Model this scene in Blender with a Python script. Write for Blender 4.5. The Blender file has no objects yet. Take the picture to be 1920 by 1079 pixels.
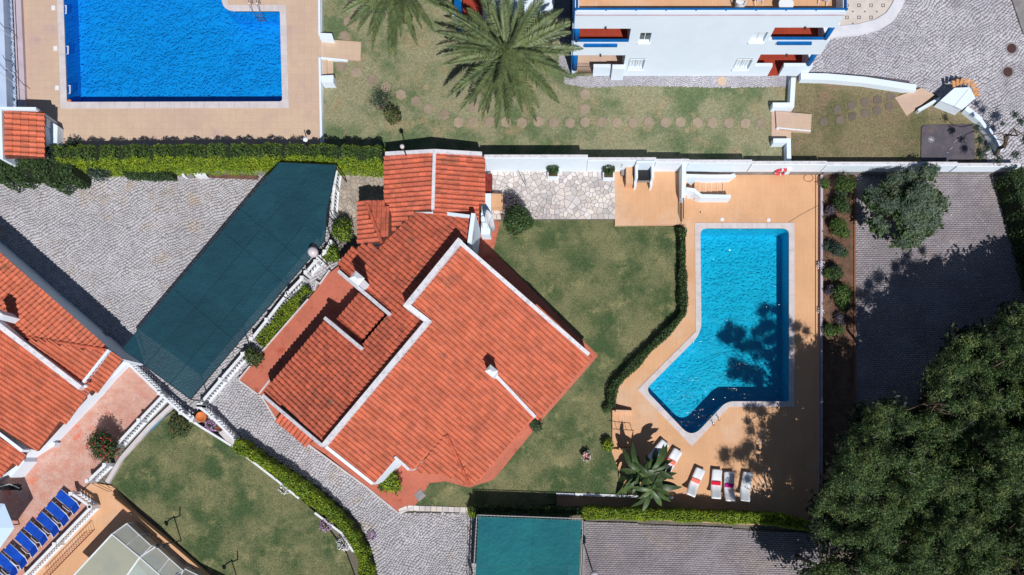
import bpy, math, random
import numpy as np
from mathutils import Vector, Matrix
from mathutils.geometry import tessellate_polygon
random.seed(7); rng = np.random.default_rng(7)
SC = bpy.context.scene; COL = SC.collection
R = math.radians
# ---------------------------------------------------------------- camera
S, H, NX, NY = 28.0, 47.0, 1033.0, 870.0      # px per metre on the ground, flying height, foot point under the drone
cam_d = bpy.data.cameras.new('camera'); cam = bpy.data.objects.new('camera', cam_d); COL.objects.link(cam)
cam.location = (0, 0, H); cam.rotation_euler = (0, 0, 0)
cam_d.sensor_width = 36; cam_d.lens = 36 * S * H / 1920
cam_d.shift_x = (960 - NX) / 1920; cam_d.shift_y = (NY - 539.5) / 1920
cam_d.clip_end = 2000; SC.camera = cam
# ---------------------------------------------------------------- sky and sun
EL, AZ = 51.8, 163.0
w = bpy.data.worlds.new('World'); SC.world = w; w.use_nodes = True
nt = w.node_tree; bg = nt.nodes['Background']; sky = nt.nodes.new('ShaderNodeTexSky')
sky.sky_type = 'NISHITA'; sky.sun_disc = False; sky.sun_elevation = R(EL); sky.sun_rotation = R(AZ)
sky.altitude = 50; sky.air_density = 1.0; sky.dust_density = 0.4; sky.ozone_density = 1.5
nt.links.new(sky.outputs[0], bg.inputs[0]); bg.inputs[1].default_value = 0.05
sd = bpy.data.lights.new('sun', 'SUN'); so = bpy.data.objects.new('sun', sd); COL.objects.link(so)
sd.energy = 4.5; sd.angle = R(0.5); sd.color = (1.0, 0.97, 0.925)
dv = Vector((math.sin(R(AZ)) * math.cos(R(EL)), math.cos(R(AZ)) * math.cos(R(EL)), math.sin(R(EL))))
so.rotation_euler = dv.to_track_quat('Z', 'Y').to_euler(); so.location = (20, -40, 60)
SC.view_settings.view_transform = 'Standard'; SC.view_settings.look = 'None'
SC.view_settings.exposure = 0.0; SC.view_settings.gamma = 1.0; SC.view_settings.use_curve_mapping = False
SC.render.engine = 'CYCLES'; SC.cycles.max_bounces = 6; SC.cycles.transparent_max_bounces = 12
SC.cycles.caustics_reflective = False; SC.cycles.caustics_refractive = False

# ---------------------------------------------------------------- helpers
def P(px, py, z=0.0):
    k = (H - z) / (S * H); return ((px - NX) * k, (NY - py) * k)
def P3(px, py, z=0.0): return P(px, py, z) + (z,)
def PP(pts, z=0.0): return [P(a, b, z) for a, b in pts]
class Plane:                       # roof plane z = z0 + g.(xy-xy0)
    def __init__(s, p0, g): s.p0 = p0; s.g = g
    def z(s, x, y): return s.p0[2] + s.g[0] * (x - s.p0[0]) + s.g[1] * (y - s.p0[1])
    def hit(s, px, py):
        gx, gy = (px - NX) / S, (NY - py) / S
        t = (H - s.p0[2] + s.g[0] * s.p0[0] + s.g[1] * s.p0[1]) / (H + s.g[0] * gx + s.g[1] * gy)
        return (gx * t, gy * t, H * (1 - t))
def inside(x, y, poly):
    c = False; j = len(poly) - 1
    for i in range(len(poly)):
        xi, yi = poly[i][0], poly[i][1]; xj, yj = poly[j][0], poly[j][1]
        if (yi > y) != (yj > y) and x < (xj - xi) * (y - yi) / (yj - yi) + xi: c = not c
        j = i
    return c
def np_inside(X, Y, poly):
    c = np.zeros(X.shape, bool); j = len(poly) - 1
    for i in range(len(poly)):
        xi, yi = poly[i][0], poly[i][1]; xj, yj = poly[j][0], poly[j][1]
        if yi != yj:
            c ^= ((yi > Y) != (yj > Y)) & (X < (xj - xi) * (Y - yi) / (yj - yi) + xi)
        j = i
    return c
def area2(poly): return sum(poly[i - 1][0] * poly[i][1] - poly[i][0] * poly[i - 1][1] for i in range(len(poly)))

def tagp(o, label=None, cat=None, group=None, kind=None):
    if label: o['label'] = label
    if cat: o['category'] = cat
    if group: o['group'] = group
    if kind: o['kind'] = kind
    return o
def thing(name, label, cat, loc=(0, 0, 0), rz=0.0, group=None):
    o = bpy.data.objects.new(name, None); COL.objects.link(o); o.location = loc; o.rotation_euler = (0, 0, rz)
    o.empty_display_size = 0.3
    return tagp(o, label, cat, group)
def wloc(o):
    v = Vector((0, 0, 0))
    while o: v += o.location; o = o.parent
    return v
def link(name, me, mat, parent=None, local=False):
    if mat is not None and not me.materials:
        me.materials.append(mat)
    o = bpy.data.objects.new(name, me); COL.objects.link(o)
    if parent is not None:
        o.parent = parent
        if not local: o.location = -wloc(parent)
    return o
def mesh(verts, faces, smooth=False):
    me = bpy.data.meshes.new('m'); me.from_pydata(verts, [], faces)
    if smooth: me.polygons.foreach_set('use_smooth', [True] * len(me.polygons))
    me.update(); return me
def dup(root, loc, rz, label=None):
    r = root.copy(); COL.objects.link(r); r.location = loc; r.rotation_euler = (0, 0, rz)
    if label: r['label'] = label
    for ch in list(root.children):
        c = ch.copy(); COL.objects.link(c); c.parent = r
        for g in ch.children:
            d = g.copy(); COL.objects.link(d); d.parent = c
    return r
class MB:
    def __init__(s): s.v = []; s.f = []
    def add(s, vs, fs):
        n = len(s.v); s.v += [tuple(a) for a in vs]; s.f += [tuple(i + n for i in f) for f in fs]; return s
    def prism(s, poly, z0, z1):
        poly = [(p[0], p[1]) for p in poly]
        if area2(poly) < 0: poly = poly[::-1]
        n = len(poly)
        return s.add([(x, y, z0) for x, y in poly] + [(x, y, z1) for x, y in poly],
              [tuple(range(n - 1, -1, -1)), tuple(range(n, 2 * n))] + [(i, (i + 1) % n, n + (i + 1) % n, n + i) for i in range(n)])
    def slab(s, p3, th):              # 3d polygon with thickness downwards
        if area2(p3) < 0: p3 = p3[::-1]
        n = len(p3)
        return s.add([(x, y, z - th) for x, y, z in p3] + list(p3),
              [tuple(range(n - 1, -1, -1)), tuple(range(n, 2 * n))] + [(i, (i + 1) % n, n + (i + 1) % n, n + i) for i in range(n)])
    def box(s, c, sz, rz=0.0, M=None):
        hx, hy, hz = sz[0] / 2, sz[1] / 2, sz[2] / 2; cr, sr = math.cos(rz), math.sin(rz); vs = []
        for k in (-1, 1):
            for a, b in ((-1, -1), (1, -1), (1, 1), (-1, 1)):
                x, y = a * hx, b * hy; vs.append((c[0] + x * cr - y * sr, c[1] + x * sr + y * cr, c[2] + k * hz))
        return s.add(vs, [(3, 2, 1, 0), (4, 5, 6, 7), (0, 1, 5, 4), (1, 2, 6, 5), (2, 3, 7, 6), (3, 0, 4, 7)])
    def tube(s, pts, r, n=6, caps=True):
        pts = [Vector(p) for p in pts]; m = len(pts); vs = []; fs = []
        if not isinstance(r, (list, tuple)): r = [r] * m
        for i, p in enumerate(pts):
            d = (pts[min(i + 1, m - 1)] - pts[max(i - 1, 0)])
            if d.length < 1e-9: d = Vector((0, 0, 1))
            d.normalize(); a = d.cross(Vector((0, 0, 1)) if abs(d.z) < .9 else Vector((1, 0, 0))).normalized(); b = d.cross(a)
            for k in range(n):
                t = 2 * math.pi * k / n; vs.append(p + (a * math.cos(t) + b * math.sin(t)) * r[i])
        for i in range(m - 1):
            for k in range(n):
                k2 = (k + 1) % n; fs.append((i * n + k, (i + 1) * n + k, (i + 1) * n + k2, i * n + k2))
        if caps: fs += [tuple(range(n)), tuple((m - 1) * n + k for k in range(n - 1, -1, -1))]
        return s.add(vs, fs)
    def lathe(s, prof, n=10, c=(0, 0, 0), sy=1.0):
        vs = []; fs = []; m = len(prof)
        for r, z in prof:
            for k in range(n):
                t = 2 * math.pi * k / n; vs.append((c[0] + r * math.cos(t), c[1] + r * math.sin(t) * sy, c[2] + z))
        for i in range(m - 1):
            for k in range(n):
                k2 = (k + 1) % n; fs.append((i * n + k, i * n + k2, (i + 1) * n + k2, (i + 1) * n + k))
        fs += [tuple(range(n - 1, -1, -1)), tuple((m - 1) * n + k for k in range(n))]
        return s.add(vs, fs)
    def ball(s, c, r, n=12, m=8):
        return s.lathe([(max(r * math.sin(math.pi * i / m), 1e-3), -r * math.cos(math.pi * i / m)) for i in range(m + 1)], n, c)
    def band(s, pts, wd, z0, z1, closed=False, side=0.0):   # wall of given width along a world polyline; z1 may be a list
        pts = [Vector((p[0], p[1])) for p in pts]; n = len(pts); L = []; Rr = []
        if not isinstance(z1, (list, tuple)): z1 = [z1] * n
        if not isinstance(z0, (list, tuple)): z0 = [z0] * n
        for i in range(n):
            a = pts[i - 1] if (i > 0 or closed) else None; b = pts[(i + 1) % n] if (i < n - 1 or closed) else None
            d1 = (pts[i] - a).normalized() if a is not None else None; d2 = (b - pts[i]).normalized() if b is not None else None
            if d1 is None: d1 = d2
            if d2 is None: d2 = d1
            t = (d1 + d2)
            t = t.normalized() if t.length > 1e-6 else d1
            nn = Vector((-t.y, t.x)); c = max(nn.dot(Vector((-d1.y, d1.x))), .35)
            L.append(pts[i] + nn * (wd * (.5 + side) / c)); Rr.append(pts[i] - nn * (wd * (.5 - side) / c))
        m = n if closed else n - 1
        vs = []
        for i in range(n):
            vs += [(L[i].x, L[i].y, z0[i]), (L[i].x, L[i].y, z1[i]), (Rr[i].x, Rr[i].y, z1[i]), (Rr[i].x, Rr[i].y, z0[i])]
        fs = []
        for i in range(m):
            j = (i + 1) % n; a, b = 4 * i, 4 * j
            for k in range(4): fs.append((a + k, a + (k + 1) % 4, b + (k + 1) % 4, b + k))
        if not closed: fs += [(3, 2, 1, 0), tuple(4 * (n - 1) + k for k in range(4))]
        return s.add(vs, fs)
    def build(s, name, mat, parent=None, smooth=False, local=False):
        return link(name, mesh(s.v, s.f, smooth), mat, parent, local)
def tp(o, *a, **k): return tagp(o, *a, **k)
def sheet(name, outer, holes, z, mat, parent=None):
    loops = [[Vector((x, y, 0)) for x, y in outer]] + [[Vector((x, y, 0)) for x, y in h] for h in holes]
    tr = tessellate_polygon(loops); vs = [(v.x, v.y, z) for l in loops for v in l]
    fs = []
    for t in tr:
        a, b, c = (Vector(vs[i]) for i in t)
        fs.append(t if (b - a).cross(c - a).z > 0 else t[::-1])
    return link(name, mesh(vs, fs), mat, parent)
def struct(o, label=None): return tagp(o, label, None, None, 'structure')
def rounded(poly, rad, n=5, which=None):
    out = []; m = len(poly)
    for i in range(m):
        p = Vector(poly[i]); a = (Vector(poly[i - 1]) - p); b = (Vector(poly[(i + 1) % m]) - p)
        if which is not None and i not in which: out.append(tuple(p)); continue
        ra = min(rad, a.length * .45, b.length * .45); a = p + a.normalized() * ra; b = p + b.normalized() * ra
        for k in range(n + 1):
            t = k / n; out.append(tuple(a * (1 - t) ** 2 + p * 2 * t * (1 - t) + b * t * t))
    return out

# ---------------------------------------------------------------- materials
def lin(r, g, b):
    f = lambda c: (c / 255 / 12.92) if c / 255 <= .04045 else ((c / 255 + .055) / 1.055) ** 2.4
    return (f(r), f(g), f(b))
def srgb(*c): return lin(*c)
def M(name, c1, c2=None, scale=1.5, det=8, lo=.35, hi=.65, c3=None, s3=.4, t3=(.55, .7), rnd=0.0, hue=0.0, bump=0.0, bs=40, rough=.85, spec=.25,
      metal=0.0, fine=0.0, fs=60, attr=None, trans=0.0, grid=None, stain=0.0, sscale=.5, tmap=None, transl=0.0):
    m = bpy.data.materials.new(name); m.use_nodes = True; t = m.node_tree; N = t.nodes; L = t.links
    b = N['Principled BSDF']; out = N['Material Output']
    b.inputs['Roughness'].default_value = rough; b.inputs['Metallic'].default_value = metal
    b.inputs['Specular IOR Level'].default_value = spec
    geo = N.new('ShaderNodeNewGeometry'); pos = geo.outputs['Position']
    def noise(sc, d=6, rgh=.6, off=0):
        n = N.new('ShaderNodeTexNoise'); n.inputs['Scale'].default_value = sc; n.inputs['Detail'].default_value = d; n.inputs['Roughness'].default_value = rgh
        if off:
            a = N.new('ShaderNodeVectorMath'); a.operation = 'ADD'; a.inputs[1].default_value = (off, off * 1.7, off); L.new(pos, a.inputs[0]); L.new(a.outputs[0], n.inputs['Vector'])
        else: L.new(pos, n.inputs['Vector'])
        return n.outputs['Fac']
    def ramp(f, a, c):
        r = N.new('ShaderNodeMapRange'); r.inputs[1].default_value = a; r.inputs[2].default_value = c; r.interpolation_type = 'SMOOTHSTEP'; L.new(f, r.inputs[0]); return r.outputs[0]
    def mix(f, a, c, bt='MIX'):
        x = N.new('ShaderNodeMix'); x.data_type = 'RGBA'; x.blend_type = bt
        for s_, v in ((0, f), (6, a), (7, c)):
            if isinstance(v, (int, float)): x.inputs[s_].default_value = v
            elif isinstance(v, tuple): x.inputs[s_].default_value = (*v, 1)
            else: L.new(v, x.inputs[s_])
        return x.outputs[2]
    def mth(op, a, c):
        x = N.new('ShaderNodeMath'); x.operation = op
        for i_, v in enumerate((a, c)):
            if isinstance(v, (int, float)): x.inputs[i_].default_value = v
            else: L.new(v, x.inputs[i_])
        return x.outputs[0]
    col = c1
    if c2 is not None: col = mix(ramp(noise(scale, det), lo, hi), c1, c2)
    if c3 is not None: col = mix(ramp(noise(s3, 7, .65, 31), *t3), col, c3)
    if fine: col = mix(1.0, col, mix(ramp(noise(fs, 3, .7, 7), .25, .75), (1 - fine,) * 3, (1 + fine,) * 3), 'MULTIPLY')
    if stain: col = mix(mth('MULTIPLY', ramp(noise(sscale, 8, .7, 53), .5, .75), stain), col, (.06, .05, .045))
    if rnd:
        if attr:
            a = N.new('ShaderNodeAttribute'); a.attribute_name = attr; v = a.outputs['Fac']
        else:
            oi = N.new('ShaderNodeObjectInfo'); v = mth('FRACT', mth('ADD', oi.outputs['Random'], geo.outputs['Random Per Island']), 0)
        col = mix(1.0, col, mix(v, (1 - rnd,) * 3, (1 + rnd,) * 3), 'MULTIPLY')
        if hue:
            w2 = mth('FRACT', mth('MULTIPLY', v, 7.31), 0)
            col = mix(1.0, col, mix(w2, (1 - hue, 1, 1 + hue), (1 + hue, 1, 1 - hue)), 'MULTIPLY')
    if grid:      # (cell x, cell y, rotation, joint colour, width, offset)
        br = N.new('ShaderNodeTexBrick'); mp = N.new('ShaderNodeMapping'); mp.inputs['Rotation'].default_value = (0, 0, grid[2]); L.new(pos, mp.inputs[0]); L.new(mp.outputs[0], br.inputs['Vector'])
        br.inputs['Scale'].default_value = 1; br.inputs['Brick Width'].default_value = grid[0]; br.inputs['Row Height'].default_value = grid[1]
        br.inputs['Mortar Size'].default_value = grid[4]; br.inputs['Mortar Smooth'].default_value = .2; br.offset = grid[5]
        br.inputs['Color1'].default_value = (.975, .975, .975, 1); br.inputs['Color2'].default_value = (1.02, 1.02, 1.02, 1); br.inputs['Mortar'].default_value = (*(grid[3],) * 3, 1)
        col = mix(1.0, col, br.outputs['Color'], 'MULTIPLY')
    if isinstance(col, tuple): b.inputs['Base Color'].default_value = (*col, 1)
    else: L.new(col, b.inputs['Base Color'])
    if bump:
        bp = N.new('ShaderNodeBump'); bp.inputs['Strength'].default_value = 1; bp.inputs['Distance'].default_value = bump
        L.new(noise(bs, 4, .65, 3), bp.inputs['Height']); L.new(bp.outputs[0], b.inputs['Normal'])
    if trans or transl:
        ms = N.new('ShaderNodeMixShader'); tb = N.new('ShaderNodeBsdfTransparent' if trans else 'ShaderNodeBsdfTranslucent')
        if transl:
            if isinstance(col, tuple): tb.inputs[0].default_value = (*col, 1)
            else: L.new(col, tb.inputs[0])
        ms.inputs[0].default_value = trans or transl; L.new(b.outputs[0], ms.inputs[1]); L.new(tb.outputs[0], ms.inputs[2]); L.new(ms.outputs[0], out.inputs[0])
    return m
WHITE = M('white_render', (.72, .81, .92), (.69, .79, .90), scale=.7, fine=.02, fs=20, bump=.002, bs=30, stain=.03, sscale=.8)
WEATHER = M('weathered_white_coping', (.68, .67, .72), (.44, .43, .47), scale=5, det=9, lo=.46, hi=.76, fine=.10, fs=25, stain=.35, sscale=3, bump=.004)
TILE = M('terracotta_roof_tile', (.58, .160, .090), (.50, .136, .078), scale=1.2, c3=(.22, .10, .065), s3=.55, t3=(.60, .82), rnd=.13, hue=.05, fine=.18, fs=14, bump=.003, stain=.22, sscale=1.1, rough=.75)
TILE_N = M('lichened_roof_tile', (.54, .135, .078), (.45, .115, .070), scale=1.0, c3=(.20, .10, .065), s3=.8, t3=(.56, .75), rnd=.15, hue=.06, fine=.22, fs=12, bump=.003, stain=.5, sscale=1.5, rough=.8)
TILE_U = M('tile_underlay', (.14, .045, .03), (.08, .03, .02), scale=3)
HIPM = M('ridge_tile', srgb(196, 96, 72), srgb(160, 86, 66), scale=4, fine=.15, fs=20, rnd=.1)
TERRA = M('terracotta_paving', (.52, .158, .105), (.46, .14, .092), scale=.7, c3=srgb(170, 84, 66), s3=1.2, fine=.06, fs=9, stain=.18, sscale=.7, grid=(.30, .30, R(39), .86, .008, 0))
PINKP = M('stamped_pink_paving', srgb(196, 160, 148), srgb(190, 138, 122), scale=1.4, c3=srgb(205, 118, 92), s3=.7, t3=(.58, .72), fine=.16, fs=10, stain=.15, grid=(.9, .9, R(39), .9, .01, 0))
DECK = M('orange_deck_tile', (.68, .395, .225), (.62, .355, .20), scale=.35, c3=(.66, .45, .32), s3=.18, t3=(.5, .7), fine=.035, fs=9, stain=.12, grid=(.9, .17, R(90), .88, .009, .5), bump=.002)
DECK2 = M('beige_deck_tile', srgb(193, 166, 150), srgb(199, 174, 152), scale=.3, c3=srgb(186, 160, 152), s3=.5, fine=.05, fs=12, stain=.08, grid=(.45, .45, 0, .86, .009, 0))
COPE = M('pale_coping', srgb(205, 198, 200), srgb(194, 186, 188), scale=2, fine=.05, grid=(.6, .6, 0, .92, .008, 0))
COBB = M('limestone_cobble', srgb(186, 184, 190), srgb(174, 172, 178), scale=.35, c3=srgb(182, 166, 152), s3=.5, t3=(.55, .75), rnd=.08, fine=.07, fs=30, bump=.003, bs=60, stain=.22, sscale=.35)
COBB_B = M('cobble_joint_sand', srgb(136, 131, 132), srgb(120, 115, 116), scale=3, fine=.3)
COBS = M('street_limestone_cobble', srgb(190, 188, 196), srgb(172, 170, 180), scale=.35, c3=srgb(156, 150, 160), s3=.5, t3=(.55, .75), rnd=.10, fine=.07, fs=30, bump=.004, stain=.1, sscale=.4)
BRICKP = M('grey_paving_brick', srgb(152, 146, 152), srgb(134, 128, 134), scale=.4, c3=srgb(158, 146, 142), s3=.3, t3=(.5, .7), rnd=.09, fine=.10, fs=25, bump=.004, stain=.15)
GRASS = M('lawn', srgb(120, 120, 86), srgb(70, 90, 56), scale=.42, det=11, lo=.38, hi=.64, c3=srgb(140, 136, 98), s3=.8, t3=(.5, .72), fine=.38, fs=11, bump=.05, bs=14)
GRASS2 = M('dry_lawn', srgb(142, 140, 112), srgb(96, 112, 78), scale=.30, det=9, lo=.45, hi=.62, c3=srgb(150, 138, 108), s3=.7, t3=(.5, .68), fine=.34, fs=11, bump=.05, bs=14)
GRASS3 = M('brown_lawn', srgb(130, 120, 92), srgb(106, 104, 74), scale=.3, det=9, lo=.45, hi=.62, c3=srgb(136, 116, 96), s3=.7, t3=(.48, .66), fine=.34, fs=11, bump=.05, bs=14)
BLADE = M('grass_blades', srgb(126, 127, 90), srgb(72, 92, 56), scale=.42, det=11, lo=.38, hi=.64, c3=srgb(146, 142, 98), s3=.8, t3=(.5, .72), rnd=.35, attr='rnd')
BLADE2 = M('dry_grass_blades', srgb(158, 155, 124), srgb(104, 122, 86), scale=.3, det=9, lo=.45, hi=.62, c3=srgb(156, 146, 108), s3=.7, t3=(.5, .68), rnd=.35, attr='rnd')
BLADE3 = M('brown_grass_blades', srgb(142, 132, 100), srgb(112, 112, 80), scale=.3, det=9, lo=.45, hi=.62, c3=srgb(150, 132, 104), s3=.7, t3=(.48, .66), rnd=.35, attr='rnd')
SOIL = M('garden_soil', srgb(122, 92, 78), srgb(96, 72, 60), scale=1.5, fine=.35, fs=18, bump=.03)
EARTH = M('bare_ground', srgb(120, 114, 104), srgb(104, 98, 88), scale=.8, fine=.3, fs=12, bump=.02)
def LEAF(name, a, b, **k):
    k.setdefault('rnd', .5); k.setdefault('hue', .12); k.setdefault('scale', 1.2)
    return M(name, a, b, attr='rnd', rough=.55, spec=.35, transl=k.pop('transl', .25), **k)
L_HEDGE = LEAF('hedge_leaf', (.24, .32, .018), (.15, .24, .018))
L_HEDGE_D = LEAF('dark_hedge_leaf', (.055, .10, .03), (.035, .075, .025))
L_TOPH = LEAF('hedge_top_leaf', (.085, .145, .03), (.055, .11, .025), c3=(.15, .22, .03), s3=.7)
L_BOX = LEAF('box_hedge_leaf', (.06, .11, .03), (.04, .08, .025))
L_PINE = LEAF('pine_needle', (.080, .135, .038), (.046, .090, .030), c3=(.15, .19, .055), s3=1.3, t3=(.5, .68), transl=.10, rnd=.75)
L_PINE_SHADE = LEAF('shade_dark_pine_needle', (.03, .05, .022), (.02, .035, .018), transl=.05)  # near-black colour paints in the deep shade between the pine tufts
L_OLIVE = LEAF('olive_leaf', (.18, .235, .17), (.11, .17, .11), c3=(.17, .20, .08), s3=.6)
L_PALM = M('palm_leaflet', (.14, .18, .07), (.085, .12, .05), scale=1, rnd=.35, hue=.12, rough=.5, spec=.4, transl=.10)
L_BAN = M('banana_leaf', (.035, .07, .024), (.07, .11, .035), scale=2, rnd=.4, rough=.45, spec=.4, transl=.15)
L_PURP = LEAF('purple_shrub_leaf', (.13, .11, .14), (.08, .07, .09))
L_OLEA = LEAF('grey_green_leaf', (.07, .11, .08), (.04, .07, .05))
PETALW = M('white_petal', (.75, .72, .8), rnd=.1, attr='rnd'); PETALP = M('purple_petal', (.35, .12, .42), (.55, .4, .6), scale=8, rnd=.3, attr='rnd')
PETALR = M('red_petal', (.6, .03, .05), rnd=.3, attr='rnd'); DEADB = M('dry_twig_leaf', (.20, .17, .08), (.12, .11, .05), rnd=.4, attr='rnd')
BARK = M('bark', (.14, .10, .075), (.08, .06, .05), scale=5, bump=.02, bs=12)
TWIG = M('pale_dead_twig', (.34, .30, .26), (.22, .2, .18), scale=6)
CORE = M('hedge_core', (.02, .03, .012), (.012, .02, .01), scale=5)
BLUEP = M('blue_paint', srgb(0, 98, 170), srgb(0, 88, 156), scale=2, rough=.5)
DARK = M('black_metal', (.018, .018, .02), rough=.4, spec=.5); STEEL = M('steel_rail', (.6, .62, .65), rough=.25, metal=.9)
CLOTH = M('blue_green_shade_cloth', (.013, .068, .098), (.010, .056, .084), scale=.5, fine=.06, fs=8, rough=.9, trans=.24, rnd=.10, bump=.14, bs=1.5)
CLOTHG = M('green_shade_cloth', (.012, .145, .165), (.010, .12, .15), scale=.5, fine=.05, fs=8, rough=.85, trans=.03, rnd=.12, bump=.16, bs=1.2)
SEAM = M('cloth_seam', (.006, .03, .045)); WPLAS = M('white_plastic', (.78, .80, .84), (.70, .73, .78), scale=3, rough=.4, spec=.5)
BLUEF = M('blue_sling_fabric', srgb(6, 74, 186), srgb(4, 62, 165), scale=4, rough=.7); DGLASS = M('dark_window_glass', (.03, .05, .055), rough=.08, spec=.8)
CONC = M('concrete', srgb(150, 146, 146), srgb(128, 124, 126), scale=2, fine=.15, fs=20, stain=.3)
DSLAB = M('charcoal_slab', srgb(98, 92, 100), srgb(84, 80, 90), scale=1.2, c3=srgb(112, 96, 92), s3=1, fine=.15, stain=.3)
HEX_M = M('pinkish_stepping_stone', srgb(158, 141, 124), srgb(144, 131, 112), scale=2, rnd=.13, fine=.15, fs=20, bump=.01, stain=.25, sscale=2.5)
HEX_D = M('dark_stepping_stone', srgb(116, 105, 96), srgb(106, 98, 88), scale=2, rnd=.12, fine=.2, stain=.3)
FLAG = M('crazy_paving_stone', srgb(212, 204, 198), srgb(188, 180, 180), scale=.6, rnd=.2, hue=.03, fine=.08, fs=16, bump=.004, stain=.08)
FLAG_J = M('crazy_paving_mortar', srgb(122, 113, 112), fine=.15); LILAC = M('lilac_painted_ledge', srgb(190, 176, 186), srgb(178, 164, 176), scale=1.2, fine=.05, stain=.1)
REDT = M('red_floor_tile', srgb(158, 66, 48), srgb(146, 58, 44), scale=1, grid=(.33, .33, 0, 1.25, .012, 0), rough=.5)
REDB = M('red_brick_tile', srgb(150, 62, 54), srgb(120, 44, 44), scale=4, grid=(.24, .10, R(90), .55, .02, .5), rnd=.1)
SALM = M('salmon_towel', srgb(236, 122, 104), fine=.1); REDW = M('red_towel', srgb(214, 26, 62), fine=.1); MAGW = M('magenta_towel', srgb(204, 22, 128), fine=.1)
ORPOT = M('orange_clay', srgb(214, 126, 76), srgb(200, 110, 64), scale=5); BRPOT = M('brown_clay', srgb(120, 72, 50)); LAMPG = M('milky_lamp_glass', (.62, .56, .60), (.55, .5, .55), scale=4, rough=.3, spec=.5)
WOOD = M('dark_fence', (.10, .085, .085), (.07, .06, .06), scale=3); LIFE = M('red_lifebuoy', srgb(222, 70, 82), rough=.5)
POOLT = M('turquoise_pool_tile', (.006, .47, .71), (.006, .445, .69), scale=.25, rough=.4, grid=(.5, .5, 0, .97, .006, 0))
POOLB = M('blue_pool_tile', (.003, .30, .80), (.003, .28, .77), scale=.25, rough=.4, grid=(.5, .5, 0, .97, .006, 0))
PCARB = M('polycarbonate', (.55, .56, .50), (.48, .5, .46), scale=.7, fine=.05, rough=.3, spec=.5, trans=.42)
PCARBM = M('milky_polycarbonate', (.42, .42, .33), (.36, .38, .32), scale=.5, fine=.06, rough=.3, spec=.5, trans=.12); GALV = M('galvanised_mesh', (.55, .57, .58), rough=.4, metal=.5)
def water(name, tint, dark, sc=5.0, depth_mix=.5):
    m = bpy.data.materials.new(name); m.use_nodes = True; t = m.node_tree; N = t.nodes; L = t.links; N.remove(N['Principled BSDF']); out = N['Material Output']
    geo = N.new('ShaderNodeNewGeometry')
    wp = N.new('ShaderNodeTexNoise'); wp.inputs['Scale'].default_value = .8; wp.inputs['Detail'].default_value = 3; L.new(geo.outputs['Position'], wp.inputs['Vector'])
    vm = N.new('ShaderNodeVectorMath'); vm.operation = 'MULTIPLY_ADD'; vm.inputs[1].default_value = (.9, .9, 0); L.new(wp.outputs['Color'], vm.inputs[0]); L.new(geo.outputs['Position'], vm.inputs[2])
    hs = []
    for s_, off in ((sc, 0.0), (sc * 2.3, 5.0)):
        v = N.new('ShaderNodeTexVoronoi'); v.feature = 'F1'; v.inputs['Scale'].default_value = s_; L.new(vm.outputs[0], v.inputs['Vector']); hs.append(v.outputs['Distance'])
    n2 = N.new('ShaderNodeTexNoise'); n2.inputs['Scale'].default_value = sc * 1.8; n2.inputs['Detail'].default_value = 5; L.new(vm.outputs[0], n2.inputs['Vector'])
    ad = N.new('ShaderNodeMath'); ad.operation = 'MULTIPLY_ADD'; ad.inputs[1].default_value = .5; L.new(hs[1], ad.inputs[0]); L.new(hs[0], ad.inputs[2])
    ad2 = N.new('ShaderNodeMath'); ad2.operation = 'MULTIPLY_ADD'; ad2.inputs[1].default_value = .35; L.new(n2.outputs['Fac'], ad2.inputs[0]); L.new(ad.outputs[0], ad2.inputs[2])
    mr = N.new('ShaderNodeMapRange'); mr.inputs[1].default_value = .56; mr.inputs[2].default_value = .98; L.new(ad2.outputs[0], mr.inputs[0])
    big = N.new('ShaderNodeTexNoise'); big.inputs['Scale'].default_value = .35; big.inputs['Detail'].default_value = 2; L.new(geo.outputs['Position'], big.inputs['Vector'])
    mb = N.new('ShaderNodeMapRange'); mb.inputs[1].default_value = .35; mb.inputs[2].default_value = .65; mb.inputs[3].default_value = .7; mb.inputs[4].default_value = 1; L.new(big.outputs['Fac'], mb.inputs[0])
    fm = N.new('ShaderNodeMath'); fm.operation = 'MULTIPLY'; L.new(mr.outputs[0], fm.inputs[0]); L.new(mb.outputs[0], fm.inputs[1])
    cm = N.new('ShaderNodeMix'); cm.data_type = 'RGBA'; cm.inputs[6].default_value = (*dark, 1); cm.inputs[7].default_value = (*tint, 1); L.new(fm.outputs[0], cm.inputs[0])  # cell pattern paints a bright caustic network into the transparent tint
    tr = N.new('ShaderNodeBsdfTransparent'); L.new(cm.outputs[2], tr.inputs[0])
    bp = N.new('ShaderNodeBump'); bp.inputs['Distance'].default_value = .032; L.new(ad2.outputs[0], bp.inputs['Height'])
    gl = N.new('ShaderNodeBsdfGlossy'); gl.inputs['Roughness'].default_value = .12; L.new(bp.outputs[0], gl.inputs['Normal'])
    fr = N.new('ShaderNodeFresnel'); fr.inputs[0].default_value = 1.33; L.new(bp.outputs[0], fr.inputs['Normal'])
    ms = N.new('ShaderNodeMixShader'); L.new(fr.outputs[0], ms.inputs[0]); L.new(tr.outputs[0], ms.inputs[1]); L.new(gl.outputs[0], ms.inputs[2]); L.new(ms.outputs[0], out.inputs[0]); return m
WATER_T = water('rippled_water_caustic_tint', (1.0, 1.0, 1.0), (.77, .90, .94)); WATER_B = water('rippled_blue_water_caustic_tint', (1.0, 1.0, 1.0), (.75, .88, .96), 5.4)

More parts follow.
